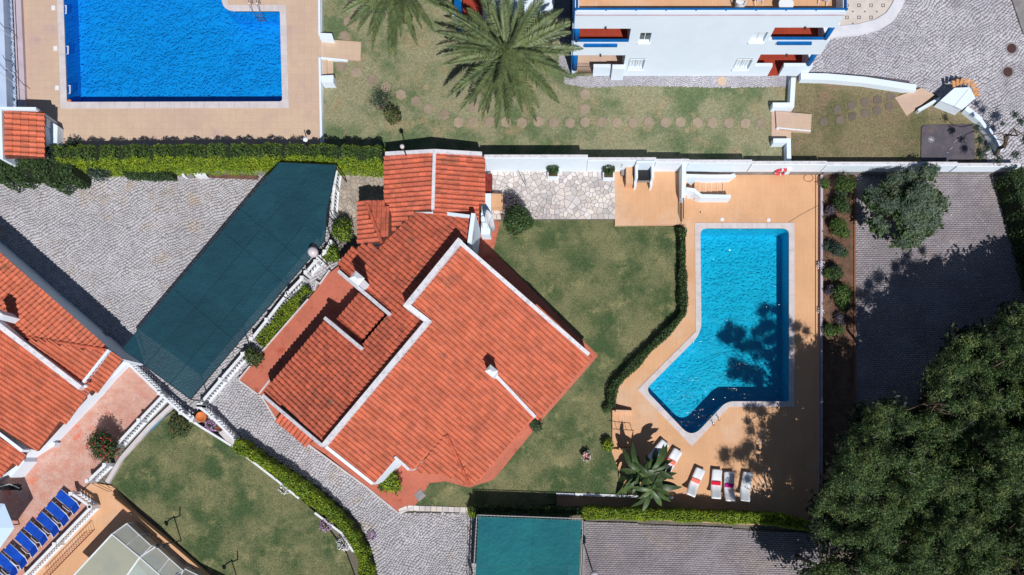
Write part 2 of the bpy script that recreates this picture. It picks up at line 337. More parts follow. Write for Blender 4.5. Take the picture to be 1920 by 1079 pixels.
# ---------------------------------------------------------------- scatter helpers
def leaves(name, pts, nrm, size, mat, parent=None, aspect=.5, jit=.7, local=False, bend=0.0):
    n = len(pts)
    nr = nrm + rng.normal(0, jit, (n, 3)); nr /= np.linalg.norm(nr, axis=1)[:, None] + 1e-9
    a = rng.normal(0, 1, (n, 3)); a -= nr * (a * nr).sum(1)[:, None]; a /= np.linalg.norm(a, axis=1)[:, None] + 1e-9
    b = np.cross(nr, a); sz = (size if np.isscalar(size) else size[:, None]) * rng.uniform(.6, 1.3, (n, 1)) * .5
    v = np.empty((n, 4, 3), np.float32); v[:, 0] = pts - a * sz; v[:, 1] = pts + b * sz * aspect; v[:, 2] = pts + a * sz; v[:, 3] = pts - b * sz * aspect
    if bend: v[:, 1, 2] -= (sz * bend)[:, 0]; v[:, 3, 2] -= (sz * bend)[:, 0]
    me = bpy.data.meshes.new('leaves'); me.vertices.add(n * 4); me.vertices.foreach_set('co', v.ravel())
    me.loops.add(n * 4); me.loops.foreach_set('vertex_index', np.arange(n * 4, dtype=np.int32))
    me.polygons.add(n); me.polygons.foreach_set('loop_start', np.arange(0, n * 4, 4, dtype=np.int32)); me.polygons.foreach_set('loop_total', np.full(n, 4, dtype=np.int32))
    at = me.attributes.new('rnd', 'FLOAT', 'POINT'); at.data.foreach_set('value', np.repeat(rng.random(n).astype(np.float32), 4))
    me.update(calc_edges=True)
    return link(name, me, mat, parent, local)
def blob_pts(c, r, n, sz=1.0, shell=.75, rag=0.0):
    d = rng.normal(0, 1, (n, 3)); d /= np.linalg.norm(d, axis=1)[:, None]; k = (shell + (1 - shell) * rng.random(n)) * 1.0
    k *= 1 + .18 * np.sin(d[:, 0] * 5 + c[0] * 3) * np.cos(d[:, 1] * 6 + c[1])
    if rag: k = k * (1 + rag * np.sin(d[:, 0] * 7 + c[1] * 5) * np.sin(d[:, 1] * 8 + c[0] * 7) + rag * .6 * np.sin(d[:, 2] * 9 + d[:, 0] * 6 + c[2] * 9))
    p = d * k[:, None] * r; p[:, 2] *= sz; return p + np.array(c), d
def jline(pts, step=.25):
    out = []; 
    for (a, b) in zip(pts[:-1], pts[1:]):
        a = np.array(a[:2], float); b = np.array(b[:2], float); n = max(1, int(np.linalg.norm(b - a) / step))
        for i in range(n): out.append(a + (b - a) * i / n)
    out.append(np.array(pts[-1][:2], float)); return out
def hedge(label, pts, wd, z0, z1, mat=None, topmat=None, dens=260, size=.11, wob=.12, group=None, name='hedge', cat='hedge'):
    mat = mat or L_HEDGE
    p = np.array(jline(pts, .2)); seg = np.diff(p, axis=0); seg = np.vstack([seg, seg[-1:]]); ln = np.linalg.norm(seg, axis=1); tot = ln[:-1].sum()
    dr = seg / (ln[:, None] + 1e-9); nn = np.stack([-dr[:, 1], dr[:, 0]], 1); h = z1 - z0
    n = int(tot * (wd + 1.7 * h) * dens); idx = rng.integers(0, len(p) - 1, n); f = rng.random(n)
    base = p[idx] + (p[idx + 1] - p[idx]) * f[:, None]
    per = wd + 2 * h; u = rng.random(n) * per; top = (u >= h) & (u < h + wd)
    wv = 1 + wob * (np.sin(base[:, 0] * 2.1 + base[:, 1] * 1.3) + .6 * np.sin(base[:, 0] * 5.3 - base[:, 1] * 4.1)); hw = wd / 2 * wv
    s_ = np.where(u < h, -1.0, np.where(top, (u - h) / wd * 2 - 1, 1.0)); zz = np.where(u < h, u, np.where(top, h, per - u))
    rd = (1 - .25 * np.clip(zz / h, 0, 1) ** 6 * np.abs(s_) ** 4)
    hz = h * (1 + .05 * np.sin(base[:, 0] * 3.7 + base[:, 1] * 3.1) + .04 * np.sin(base[:, 1] * 7 + base[:, 0] * 9))
    xy = base + nn[idx] * (s_ * hw * rd)[:, None] + rng.normal(0, .035, (n, 2)); z = z0 + zz / h * hz + np.where(top, -.16 * np.abs(s_) ** 4, 0) + rng.normal(0, .04, n)
    nr = np.zeros((n, 3)); nr[:, :2] = nn[idx] * (np.where(top, s_ * .3, s_))[:, None]; nr[:, 2] = np.where(top, 1, .35)
    t = thing(name, label, cat, (p[0][0], p[0][1], z0), 0, group)
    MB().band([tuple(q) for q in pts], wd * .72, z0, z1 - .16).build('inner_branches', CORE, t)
    q = np.column_stack([xy, z])
    if topmat is not None:
        tk = (top & (s_ > -.75 + .25 * np.sin(base[:, 0] * .7))); leaves('upper_foliage', q[tk], nr[tk], size, topmat, t, aspect=.62, jit=.55); q = q[~tk]; nr = nr[~tk]
    leaves('foliage', q, nr, size, mat, t, aspect=.62, jit=.55)
    return t
def bush(label, x, y, z0, r, h, mat, n=2500, size=.1, extra=None, name='bush', cat='bush', blobs=5, group=None):
    t = thing(name, label, cat, (x, y, z0), 0, group); ps = []; ns = []
    for i in range(blobs):
        a = 2 * math.pi * i / blobs + random.random(); rr = r * (.62 if i else .75); k = 0 if i == 0 else r * .42
        c = (x + k * math.cos(a), y + k * math.sin(a), z0 + h * (.6 if i else .68) + random.uniform(-.08, .08) * h)
        p, d = blob_pts(c, rr, n // blobs, min(h / (2 * r) * 1.1, 1.0), .6, .28); ps.append(p); ns.append(d + [0, 0, .4])
    ps = np.vstack(ps); ns = np.vstack(ns); ps[:, 2] = np.maximum(ps[:, 2], z0 + .03)
    m = MB(); m.tube([(x, y, z0 - .05), (x, y, z0 + h * .5)], [.05, .03])
    for i in range(5):
        a = i * 1.3; m.tube([(x, y, z0 + .1), (x + math.cos(a) * r * .5, y + math.sin(a) * r * .5, z0 + h * .6)], [.03, .01], 5)
    m.build('stem', BARK, t); leaves('foliage', ps, ns, size, mat, t, aspect=.55, jit=.5)
    for nm, m2, k, s2 in (extra or []):
        idx = rng.integers(0, len(ps), k); tagp(leaves(nm, ps[idx] + ns[idx] * .04 + [0, 0, .02], ns[idx], s2, m2, t, aspect=.9, jit=.3), kind='stuff')
    return t
def grass_tufts(name, poly, holes, z, mat, label, dens=70, size=.10):
    xs = [p[0] for p in poly]; ys = [p[1] for p in poly]; n = int((max(xs) - min(xs)) * (max(ys) - min(ys)) * dens)
    X = rng.uniform(min(xs), max(xs), n); Y = rng.uniform(min(ys), max(ys), n); k = np_inside(X, Y, poly)
    for h in holes: k &= ~np_inside(X, Y, h)
    X, Y = X[k], Y[k]; n = len(X); pts = np.column_stack([X, Y, np.full(n, z + .02)])
    nr = np.zeros((n, 3)); nr[:, 2] = 1
    return tagp(leaves(name, pts, nr, size, mat, None, aspect=.28, jit=.75), label, 'grass', None, 'stuff')

# ---------------------------------------------------------------- pavings
def pave(poly, z, cw, ch, mode, ang=0.0, gap=.018, jit=.012, warp=.5, hgt=.03, holes=(), cob2=False):
    xs = [p[0] for p in poly]; ys = [p[1] for p in poly]; cx, cy = (min(xs) + max(xs)) / 2, (min(ys) + max(ys)) / 2
    rad = math.hypot(max(xs) - min(xs), max(ys) - min(ys)) / 2 + 1; ni, nj = int(rad / cw) + 2, int(rad / ch) + 2
    I, J = np.meshgrid(np.arange(-ni, ni), np.arange(-nj, nj)); I = I.ravel(); J = J.ravel(); ca, sa = math.cos(ang), math.sin(ang)
    rowo = (J % 2) * .5 if mode != 'cob' else ((J * 0.618) % 1.0)
    def T(u, v):
        x = u * ca - v * sa; y = u * sa + v * ca
        if warp:
            x, y = x + warp * .5 * np.sin(y * .55 + 1) + warp * .12 * np.sin(x * 2.9 + y * 1.7) + warp * .10 * np.sin(y * 4.3 - x * 1.1), y + warp * .6 * np.sin(x * .47 + 2) + warp * .12 * np.cos(x * 1.9 - y * 3.1) + warp * .10 * np.sin(x * 4.9 + y)
        return x + cx, y + cy
    n = len(I); hw = (cw - gap) / 2; hh = (ch - gap) / 2; uc = (I + rowo) * cw; vc = J * ch.__float__()
    sw = 1 + (rng.uniform(-.16, .10, n) if mode == 'cob' else 0); sh = 1 + (rng.uniform(-.14, .08, n) if mode == 'cob' else 0)
    X = np.empty((n, 4)); Y = np.empty((n, 4))
    for k, (a, b) in enumerate(((-1, -1), (1, -1), (1, 1), (-1, 1))):
        X[:, k], Y[:, k] = T(uc + a * hw * sw + rng.normal(0, jit, n), vc + b * hh * sh + rng.normal(0, jit, n))
    mx, my = X.mean(1), Y.mean(1); k = np_inside(mx, my, poly)
    for h in holes: k &= ~np_inside(mx, my, h)
    X, Y, mx, my = X[k], Y[k], mx[k], my[k]; n = len(X); zt = z + rng.uniform(-.008, .008, n)
    v = np.empty((n, 8, 3), np.float32)
    for q in range(4):
        v[:, q, 0] = X[:, q]; v[:, q, 1] = Y[:, q]; v[:, q, 2] = z - hgt
        v[:, 4 + q, 0] = mx + (X[:, q] - mx) * .9; v[:, 4 + q, 1] = my + (Y[:, q] - my) * .9; v[:, 4 + q, 2] = zt + rng.uniform(-.004, .004, n)
    F = np.array([(4, 5, 6, 7), (0, 1, 5, 4), (1, 2, 6, 5), (2, 3, 7, 6), (3, 0, 4, 7)])
    fi = (np.arange(n)[:, None, None] * 8 + F[None]).reshape(-1)
    me = bpy.data.meshes.new('pave'); me.vertices.add(n * 8); me.vertices.foreach_set('co', v.ravel()); me.loops.add(len(fi)); me.loops.foreach_set('vertex_index', fi.astype(np.int32))
    nf = n * 5; me.polygons.add(nf); me.polygons.foreach_set('loop_start', np.arange(0, nf * 4, 4, dtype=np.int32)); me.polygons.foreach_set('loop_total', np.full(nf, 4, dtype=np.int32)); me.update(calc_edges=True)
    return me

# ---------------------------------------------------------------- roof tiles
TW, TL = .30, .40
def tile_profile():
    xs = [0, .05, .10, .15, .20, .25, .30]; zs = [.0, -.004, .010, .060, .082, .060, .004]
    return xs, zs
TX, TZ = tile_profile()
def tile_vf(o, U, V, Nn, l=TL, sc=1.0):
    v = []; n = len(TX)
    for (vv, nz) in ((0, 0), (l * 1.06, .040), (l * 1.06, -.004)):
        for x, z in zip(TX, TZ):
            zz = z * sc + nz if nz >= 0 else 0.0
            v.append(tuple(o + U * (x * sc) + V * vv + Nn * zz))
    f = []
    for i in range(n - 1): f += [(i, i + n, i + n + 1, i + 1), (i + n, i + 2 * n, i + 2 * n + 1, i + n + 1)]
    return v, f
_tv, _tf = tile_vf(Vector((-.15, -.2, 0)), Vector((1, 0, 0)), Vector((0, 1, 0)), Vector((0, 0, 1)))
_tf = [f[::-1] for f in _tf]
class Roof:
    def __init__(s): s.t = []
    def add(s, p3, plane, ddir, mat_id=0, thick=.14, parent=None, umat=None, sc=1.0):
        d = Vector((ddir[0], ddir[1])).normalized(); V = Vector((d.x, d.y, plane.g[0] * d.x + plane.g[1] * d.y)).normalized()
        Nn = Vector((-plane.g[0], -plane.g[1], 1)).normalized(); U = V.cross(Nn).normalized()   # left-handed frame: mesh flipped below
        W_, L_ = TW * sc, TL * sc
        poly = [(p[0], p[1]) for p in p3]; o0 = Vector(p3[0])
        us = []; vs = []
        for p in p3:
            q = Vector(p) - o0; us.append(q.dot(U)); vs.append(q.dot(V))
        vmax = max(vs)
        for i in range(int(min(us) / W_) - 1, int(max(us) / W_) + 2):
            for j in range(0, int((vmax - min(vs)) / L_) + 2):
                c = o0 + U * ((i + .5) * W_) + V * (vmax - (j + .5) * L_)
                if inside(c.x, c.y, poly): s.t.append((c, U, V, Nn, mat_id, sc))
        MB().slab([(x, y, z - .03) for x, y, z in (p3 if area2(p3) > 0 else p3[::-1])], thick).build('roof_deck', umat or TILE_U, parent)
    def finish(s, parent, mats, nsingle=300):
        t = sorted(s.t, key=lambda a: -a[0].z + .02 * math.hypot(a[0].x, a[0].y)); 
        inv = lambda c: True
        vis = [a for a in t if -37 < a[0].x < 33 and -8 < a[0].y < 31]; rest = [a for a in t if not (-37 < a[0].x < 33 and -8 < a[0].y < 31)]
        mes = {}
        for c, U, V, Nn, mi, sc in vis[:nsingle]:
            if mi not in mes:
                mes[mi] = mesh(_tv, _tf); mes[mi].materials.append(mats[mi])
            o = bpy.data.objects.new('roof_tile', mes[mi]); COL.objects.link(o); o.parent = parent
            mtx = Matrix(((-U.x, V.x, Nn.x), (-U.y, V.y, Nn.y), (-U.z, V.z, Nn.z))).to_4x4() @ Matrix.Scale(sc, 4) if False else Matrix(((U.x, V.x, Nn.x, 0), (U.y, V.y, Nn.y, 0), (U.z, V.z, Nn.z, 0), (0, 0, 0, 1))) @ Matrix.Scale(sc, 4)
            dj = Vector((random.gauss(0, .004), random.gauss(0, .004), random.gauss(0, .003)))
            o.matrix_local = Matrix.Translation(c + dj - wloc(parent)) @ mtx
        for mi in range(len(mats)):
            v = []; f = []
            for c, U, V, Nn, m_, sc in vis[nsingle:] + rest:
                if m_ != mi: continue
                dj = Vector((random.gauss(0, .004), random.gauss(0, .004), random.gauss(0, .003))); n = len(v)
                for q in _tv: v.append(tuple(c + dj + (U * q[0] + V * q[1] + Nn * q[2]) * sc))
                f += [tuple(i + n for i in q) for q in _tf]
            if v: tagp(link('roof_tiles', mesh(v, f), mats[mi], parent), kind='stuff')
def ridge_tiles(parent, a, b, r=.11, mat=None, step=.34, singles=True):
    a = Vector(a); b = Vector(b); L = (b - a).length; n = max(1, int(L / step)); d = (b - a) / n
    up = Vector((0, 0, 1)); s = d.cross(up).normalized(); u = s.cross(d).normalized()
    vs = []; fs = []
    for k, (t, rr) in enumerate(((0, r), (1.05, r * .86))):
        for i in range(6):
            q = math.pi * i / 5; vs.append(tuple(d * t + s * math.cos(q) * rr + u * math.sin(q) * rr))
    for i in range(5): fs.append((i, i + 1, i + 7, i + 6))
    me = mesh(vs, fs); me.materials.append(mat or HIPM)
    for i in range(n):
        o = bpy.data.objects.new('ridge_tile', me); COL.objects.link(o); o.parent = parent; o.location = a + d * i - wloc(parent)
# ================================================================ ground levels
ZU = 0.5; YB = 19.5
def poolpoly(pts, z, rads):
    pts = PP(pts, z)
    if area2(pts) < 0: pts = pts[::-1]; rads = rads[::-1]
    arcs = []
    for i, p in enumerate(pts):
        p = Vector(p); a = Vector(pts[i - 1]) - p; b = Vector(pts[(i + 1) % len(pts)]) - p; r = min(rads[i], a.length * .4, b.length * .4)
        a = p + a.normalized() * r; b = p + b.normalized() * r; arc = []
        for k in range(7):
            t = k / 6; arc.append(a * (1 - t) ** 2 + p * 2 * t * (1 - t) + b * t * t)
        arcs.append(arc)
    return pts, arcs
def make_pool(label, pts, rads, z, depth, wd, tile, wat, wl=.10):
    pts, arcs = poolpoly(pts, z, rads); inner = [tuple(q) for a in arcs for q in a]; n = len(pts)
    t = thing('swimming_pool', label, 'pool', (sum(p[0] for p in pts) / n, sum(p[1] for p in pts) / n, z))
    m = MB(); k = len(inner)
    m.add([(x, y, z - depth) for x, y in inner] + [(x, y, z + .005) for x, y in inner], [(i, k + i, k + (i + 1) % k, (i + 1) % k) for i in range(k)])
    m.build('basin_wall', tile, t); sheet('basin_floor', inner, [], z - depth, tile, t)
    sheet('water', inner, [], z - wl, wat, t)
    out = []
    for i in range(n):
        a, p, b = Vector(pts[i - 1]), Vector(pts[i]), Vector(pts[(i + 1) % n]); d1 = (p - a).normalized(); d2 = (b - p).normalized()
        n1 = Vector((d1.y, -d1.x)); n2 = Vector((d2.y, -d2.x)); s = (n1 + n2); s = s / s.length_squared * 2; out.append(p + s * wd)
    stones = []
    for i in range(n):
        a, b = Vector(pts[i - 1]), Vector(pts[(i + 1) % n]); p = Vector(pts[i]); d1 = (p - a).normalized(); d2 = (b - p).normalized()
        n1 = Vector((d1.y, -d1.x)) * wd; n2 = Vector((d2.y, -d2.x)) * wd; A = arcs[i]
        stones.append(A + [A[-1] + n2, out[i], A[0] + n1])
        q0 = A[-1]; q1 = arcs[(i + 1) % n][0]; L = (q1 - q0).length; c = max(1, round(L / 1.0))
        for j in range(c):
            e = .006 / max(L, .1); u0 = q0.lerp(q1, j / c + e); u1 = q0.lerp(q1, (j + 1) / c - e); stones.append([u0, u1, u1 + n2, u0 + n2])
    for s_ in stones:
        if abs(area2(s_)) < .01: continue
        MB().prism(s_, z - .06, z + .035).build('coping_stone', COPE, t)
    outer = [tuple(o) for o in out]
    return t, inner, outer
RP = [(1313, 429), (1479, 429), (1479, 753), (1362, 753), (1297, 822), (1210, 731), (1315, 626)]
LP = [(117, -70), (415, -70), (416, 22), (525, 22), (529.5, 191), (126, 192)]
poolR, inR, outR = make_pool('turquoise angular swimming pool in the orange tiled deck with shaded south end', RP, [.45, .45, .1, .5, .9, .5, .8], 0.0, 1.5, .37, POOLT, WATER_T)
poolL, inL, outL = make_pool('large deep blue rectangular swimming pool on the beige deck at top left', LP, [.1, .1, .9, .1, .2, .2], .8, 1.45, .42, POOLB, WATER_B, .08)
struct(sheet('ground', [(-400, -400), (400, -400), (400, YB), (-400, YB)], [outR], -.10, EARTH))
struct(sheet('upper_ground', [(-400, YB - .05), (400, YB - .05), (400, 400), (-400, 400)], [outL], ZU - .03, EARTH))
struct(MB().prism([(-400, YB - .15), (400, YB - .15), (400, YB - .05), (-400, YB - .05)], -.1, ZU - .035).build('terrain_step', CONC))
# lawns
L1 = [(768, 958), (803, 905), (900, 895), (1000, 800), (1118, 668), (1080, 630), (922, 470), (922, 411), (1153, 411), (1153, 423), (1284, 426), (1286, 592), (1205, 672), (1150, 737), (1146, 770), (1147, 848), (1176, 926), (1043, 926), (1041, 945), (880, 958)]
L1w = PP(L1, .28); struct(MB().prism(L1w, -.1, .28).build('lawn', GRASS))
L2 = [(330, 768), (380, 800), (440, 838), (520, 895), (600, 970), (650, 1040), (672, 1100), (420, 1100), (395, 1079), (300, 985), (205, 905), (225, 870), (300, 790)]
L2w = PP(L2, .1); struct(MB().prism(L2w, -.1, .1).build('lawn', GRASS))
L3w = PP([(603, -80), (1500, -80), (1484, 160), (1480, 312), (600, 312)], ZU); struct(sheet('lawn', L3w, [], ZU, GRASS2))
L4w = PP([(1484, 150), (1700, 160), (1745, 180), (1790, 195), (1832, 225), (1840, 312), (1484, 312)], ZU); struct(sheet('lawn', L4w, [], ZU + .004, GRASS3))
tri_terr = [(447, 712), (592, 545), (612, 517), (640, 495), (700, 440), (905, 400), (938, 418), (925, 470), (1086, 632), (1122, 667), (1018, 786), (992, 818), (940, 882), (925, 900), (880, 915), (835, 903), (806, 906), (776, 952), (745, 960), (690, 915), (610, 852), (578, 832), (520, 790), (490, 742)]
TERw = PP(tri_terr, .3); struct(MB().prism(TERw, -.1, .30).build('terracotta_terrace', TERRA))
# cobbled courtyard and driveway
C1 = PP([(-80, 322), (640, 318), (722, 322), (722, 372), (690, 450), (640, 500), (606, 532), (500, 650), (430, 722), (385, 762), (352, 778), (225, 668), (-80, 430)])
C2 = PP([(388, 752), (440, 700), (496, 748), (525, 795), (610, 852), (690, 915), (746, 962), (800, 962), (893, 962), (892, 1100), (712, 1100), (700, 1040), (680, 985), (600, 915), (440, 812), (378, 775)])
for nm, poly, lab, ang in (('courtyard', C1, 'courtyard', .5), ('driveway', C2, 'driveway', .9)):
    b_ = struct(sheet(nm, poly, [], -.03, COBB_B))
    mloc = pave(poly, .0, .178, .168, 'cob', ang, gap=.017, jit=.018, warp=.5, hgt=.028, cob2=True)
    mloc.materials.append(COBB); tagp(link('cobbles', mloc, None, b_), kind='stuff')
ST = PP([(1478, 128), (1512, 137), (1700, 155), (1745, 175), (1828, 212), (1850, 260), (1850, 316), (2050, 316), (2050, -90), (1480, -90)], ZU)
b_ = struct(sheet('street', ST, [], ZU + .006, COBB_B)); mloc = pave(ST, ZU + .034, .185, .175, 'cob', .75, gap=.017, jit=.018, warp=.5, hgt=.028); mloc.materials.append(COBS); tagp(link('cobbles', mloc, None, b_), kind='stuff')
SB = PP([(1048, -60), (1075, 20), (1075, 143), (1482, 141), (1482, 163), (1340, 165), (1190, 161), (1100, 165), (1060, 158), (1048, 120)], ZU)
b_ = struct(sheet('footpath', SB, [], ZU + .01, COBB_B)); mloc = pave(SB, ZU + .03, .11, .11, 'cob', .3, gap=.016, jit=.01, warp=.4, hgt=.02); mloc.materials.append(COBS); tagp(link('cobbles', mloc, None, b_), kind='stuff')
# brick parkings
B1 = PP([(1626, 322), (1890, 322), (1930, 470), (2010, 700), (2010, 1120), (1604, 1120), (1604, 322)])
B2 = PP([(1099, 978), (1534, 1000), (1540, 1120), (1092, 1120)])
for nm, poly, lab in (('parking', B1, ''), ('parking', B2, '')):
    b_ = struct(sheet(nm, poly, [], -.03, COBB_B)); mloc = pave(poly, .0, .25, .14, 'brick', 0.0 if poly is B1 else -.03, gap=.014, jit=.004, warp=.05, hgt=.028); mloc.materials.append(BRICKP); tagp(link('paving_bricks', mloc, None, b_), kind='stuff')
# orange pool deck
DK = PP([(1277, 320), (1536, 326), (1534, 1000), (1480, 988), (1100, 970), (1043, 962), (1043, 925), (1178, 928), (1147, 848), (1146, 770), (1150, 737), (1205, 672), (1286, 592), (1284, 426)])
struct(sheet('pool_deck', DK, [outR], 0.0, DECK))
struct(MB().prism(PP([(1153, 318), (1288, 318), (1288, 421), (1153, 423)], .5), -.1, .5).build('upper_deck', DECK))
struct(MB().prism(PP([(1537, 326), (1603, 326), (1603, 1010), (1535, 1010)]), -.1, .02).build('planting_bed', SOIL))
# beige deck round the blue pool
LD = [P(-90, -160, .8), P(602, -160, .8), P(605, 275, .8), (P(605, 275, .8)[0], YB), (-41, YB)]
struct(sheet('beige_deck', LD, [outL], .8, DECK2)); struct(MB().band([LD[1], LD[2], LD[3]], .02, ZU - .03, .798).build('deck_edge', WHITE))
# patio of crazy paving
PC = PP([(905, 318), (1153, 318), (1153, 411), (1020, 411), (905, 412)], .5)
pat = struct(MB().prism(PC, -.1, .485).build('crazy_paving_patio', FLAG_J))
def clip(poly, px, py, nx, ny):
    out = []
    for i in range(len(poly)):
        a, b = poly[i - 1], poly[i]; da = (a[0] - px) * nx + (a[1] - py) * ny; db = (b[0] - px) * nx + (b[1] - py) * ny
        if da <= 0: out.append(a) if i == 0 and False else None
        if (da <= 0) != (db <= 0):
            t = da / (da - db); out.append((a[0] + (b[0] - a[0]) * t, a[1] + (b[1] - a[1]) * t))
        if db <= 0: out.append(b)
    return out
def voronoi_stones(poly, n, z, parent, mat, name='flagstone', gap=.028):
    xs = [p[0] for p in poly]; ys = [p[1] for p in poly]; pts = []; tries = 0; mind = math.sqrt(abs(area2(poly)) / 2 / n) * .62
    while len(pts) < n and tries < 20000:
        tries += 1; p = (random.uniform(min(xs), max(xs)), random.uniform(min(ys), max(ys)))
        if inside(p[0], p[1], poly) and all((p[0] - q[0]) ** 2 + (p[1] - q[1]) ** 2 > (mind * random.uniform(.7, 1.25)) ** 2 for q in pts): pts.append(p)
    c = 0
    for p in pts:
        cell = [tuple(q) for q in (poly if area2(poly) > 0 else poly[::-1])]
        for q in sorted(pts, key=lambda q: (q[0] - p[0]) ** 2 + (q[1] - p[1]) ** 2)[1:16]:
            d = math.hypot(q[0] - p[0], q[1] - p[1]); nx, ny = (q[0] - p[0]) / d, (q[1] - p[1]) / d
            a_ = random.uniform(-.12, .12) * 0; cell = clip(cell, p[0] + nx * (d / 2 - gap / 2), p[1] + ny * (d / 2 - gap / 2), nx, ny)
            if len(cell) < 3: break
        if len(cell) >= 3: MB().prism(cell, z - .03, z + random.uniform(.0, .012)).build(name, mat, parent)
voronoi_stones(PC, 285, .505, pat, FLAG)
P2 = PP([(628, 322), (722, 322), (722, 385), (700, 420), (678, 470), (650, 500), (640, 470), (625, 420)], .06)
pat2 = struct(sheet('stone_path', P2, [], .04, FLAG_J)); voronoi_stones(PP([(632, 325), (722, 325), (722, 384), (690, 384), (676, 455), (645, 440), (630, 400)], .06), 120, .06, pat2, M('grey_flagstone', srgb(176, 164, 152), srgb(150, 140, 130), scale=1, rnd=.16, fine=.12))
# stamped pink terrace and beige strip at lower left
PK = PP([(232, 668), (305, 742), (165, 905), (150, 925), (168, 945), (30, 1100), (-90, 1100), (-90, 700), (100, 640)])
struct(MB().prism(PK, -.1, .03).build('pink_terrace', PINKP))
struct(MB().prism(PP([(150, 925), (172, 905), (212, 912), (258, 962), (400, 1110), (20, 1110), (168, 945)]), -.1, .012).build('orange_terrace', DECK))
# stepping stones
hx = [(662, 10), (655, 42), (647, 68), (640, 123), (669, 136), (697, 150), (724, 163), (751, 177), (779, 190), (805, 204), (832, 216), (859, 230), (888, 230), (918, 229), (948, 230), (979, 230), (1009, 229), (1039, 229), (1068, 230), (1098, 230), (1128, 229), (1157, 230), (1187, 230), (1217, 229), (1247, 229), (1276, 230), (1307, 230), (1337, 231), (1367, 231), (1397, 231), (1427, 232), (1097, 177), (1097, 204), (888, 202), (890, 172)]
def hexme(r): return mesh([(r * math.cos(R(60 * i + 30)), r * math.sin(R(60 * i + 30)), z) for z in (-.05, .02) for i in range(6)] + [(r * .9 * math.cos(R(60 * i + 30)), r * .9 * math.sin(R(60 * i + 30)), .03) for i in range(6)],
    [(12, 13, 14, 15, 16, 17)] + [(i, (i + 1) % 6, 6 + (i + 1) % 6, 6 + i) for i in range(6)] + [(6 + i, 6 + (i + 1) % 6, 12 + (i + 1) % 6, 12 + i) for i in range(6)])
hm = hexme(.37); hm.materials.append(HEX_M); hd = hexme(.31); hd.materials.append(HEX_D)
lawns = {o.name: o for o in COL.objects if o.name.startswith('lawn')}
def at(me, name, px, py, z, parent=None, rz=0.0):
    o = bpy.data.objects.new(name, me); COL.objects.link(o); o.parent = parent; o.location = P3(px, py, z); o.rotation_euler = (0, 0, rz); return o
for a, b in hx: at(hm, 'stepping_stone', a + random.uniform(-1, 1), b + random.uniform(-1, 1), ZU + .012, lawns['lawn.002'], random.uniform(-.2, .2))
for a, b in [(1545, 229), (1575, 225), (1598, 219), (1622, 213), (1644, 207), (1597, 198), (1621, 192), (1645, 188), (1570, 206), (1667, 200), (1670, 182)]: at(hd, 'stepping_stone', a, b, ZU + .012, lawns['lawn.003'], random.uniform(-.3, .3))
# ================================================================ boundary wall (stepped)
bw = thing('boundary_wall', 'long white rendered boundary wall with stepped top between the two gardens', 'wall', (P(1400, 328)[0], 19.46, 0))
segs = [(726, 908, 2.2), (908, 1102, 2.54), (1102, 1230, 2.15), (1230, 1292, 1.92), (1292, 1410, 1.80), (1410, 1550, 1.6), (1550, 1795, 1.48), (1795, 1914, 1.30)]
for i, (a, b, zt) in enumerate(segs):
    xa, xb = P(a, 328, zt)[0], P(b, 328, zt)[0]; m = MB()
    m.prism([(xa, 19.36), (xb - .002, 19.36), (xb - .002, 19.54), (xa, 19.54)], -.1, zt - .04); m.build('wall_section', WHITE, bw)
    MB().prism([(xa - .01, 19.40), (xb + .01, 19.40), (xb + .01, 19.585), (xa - .01, 19.585)], zt - .038, zt).build('coping', WEATHER, bw)
m = MB().tube([(P(1166, 300, 2)[0] + .0, 19.34, 1.7), (P(1166, 300, 2)[0] + .08, 19.2, 1.85), (P(1166, 300, 2)[0] - .02, 19.18, 1.6)], .02).build('wall_tap', DARK, bw)
lb = thing('lifebuoy', 'red and white ring hung on the long white boundary wall', 'lifebuoy', (P(1465, 322, .6)[0], 19.30, .62))
m = MB(); m2 = MB()
for i in range(24):
    a0, a1 = 2 * math.pi * i / 24, 2 * math.pi * (i + 1) / 24; c = (P(1465, 322, .6)[0], 19.28, .62)
    mm = MB() if i % 6 == 0 else m
    mm.tube([(c[0] + .37 * math.cos(a0), c[1], c[2] + .37 * math.sin(a0)), (c[0] + .37 * math.cos(a1), c[1], c[2] + .37 * math.sin(a1))], .09, 8)
    if i % 6 == 0: mm.build('white_band', WPLAS, lb, True)
m.build('ring', LIFE, lb, True)
m = MB()
for i in range(12):
    a0, a1 = 2 * math.pi * i / 12, 2 * math.pi * (i + 1) / 12; m.tube([(c[0] + .26 * math.cos(a0), c[1] - .05, c[2] + .26 * math.sin(a0)), (c[0] + .26 * math.cos(a1), c[1] - .05, c[2] + .26 * math.sin(a1))], .012, 5)
m.build('rope', SALM, lb)
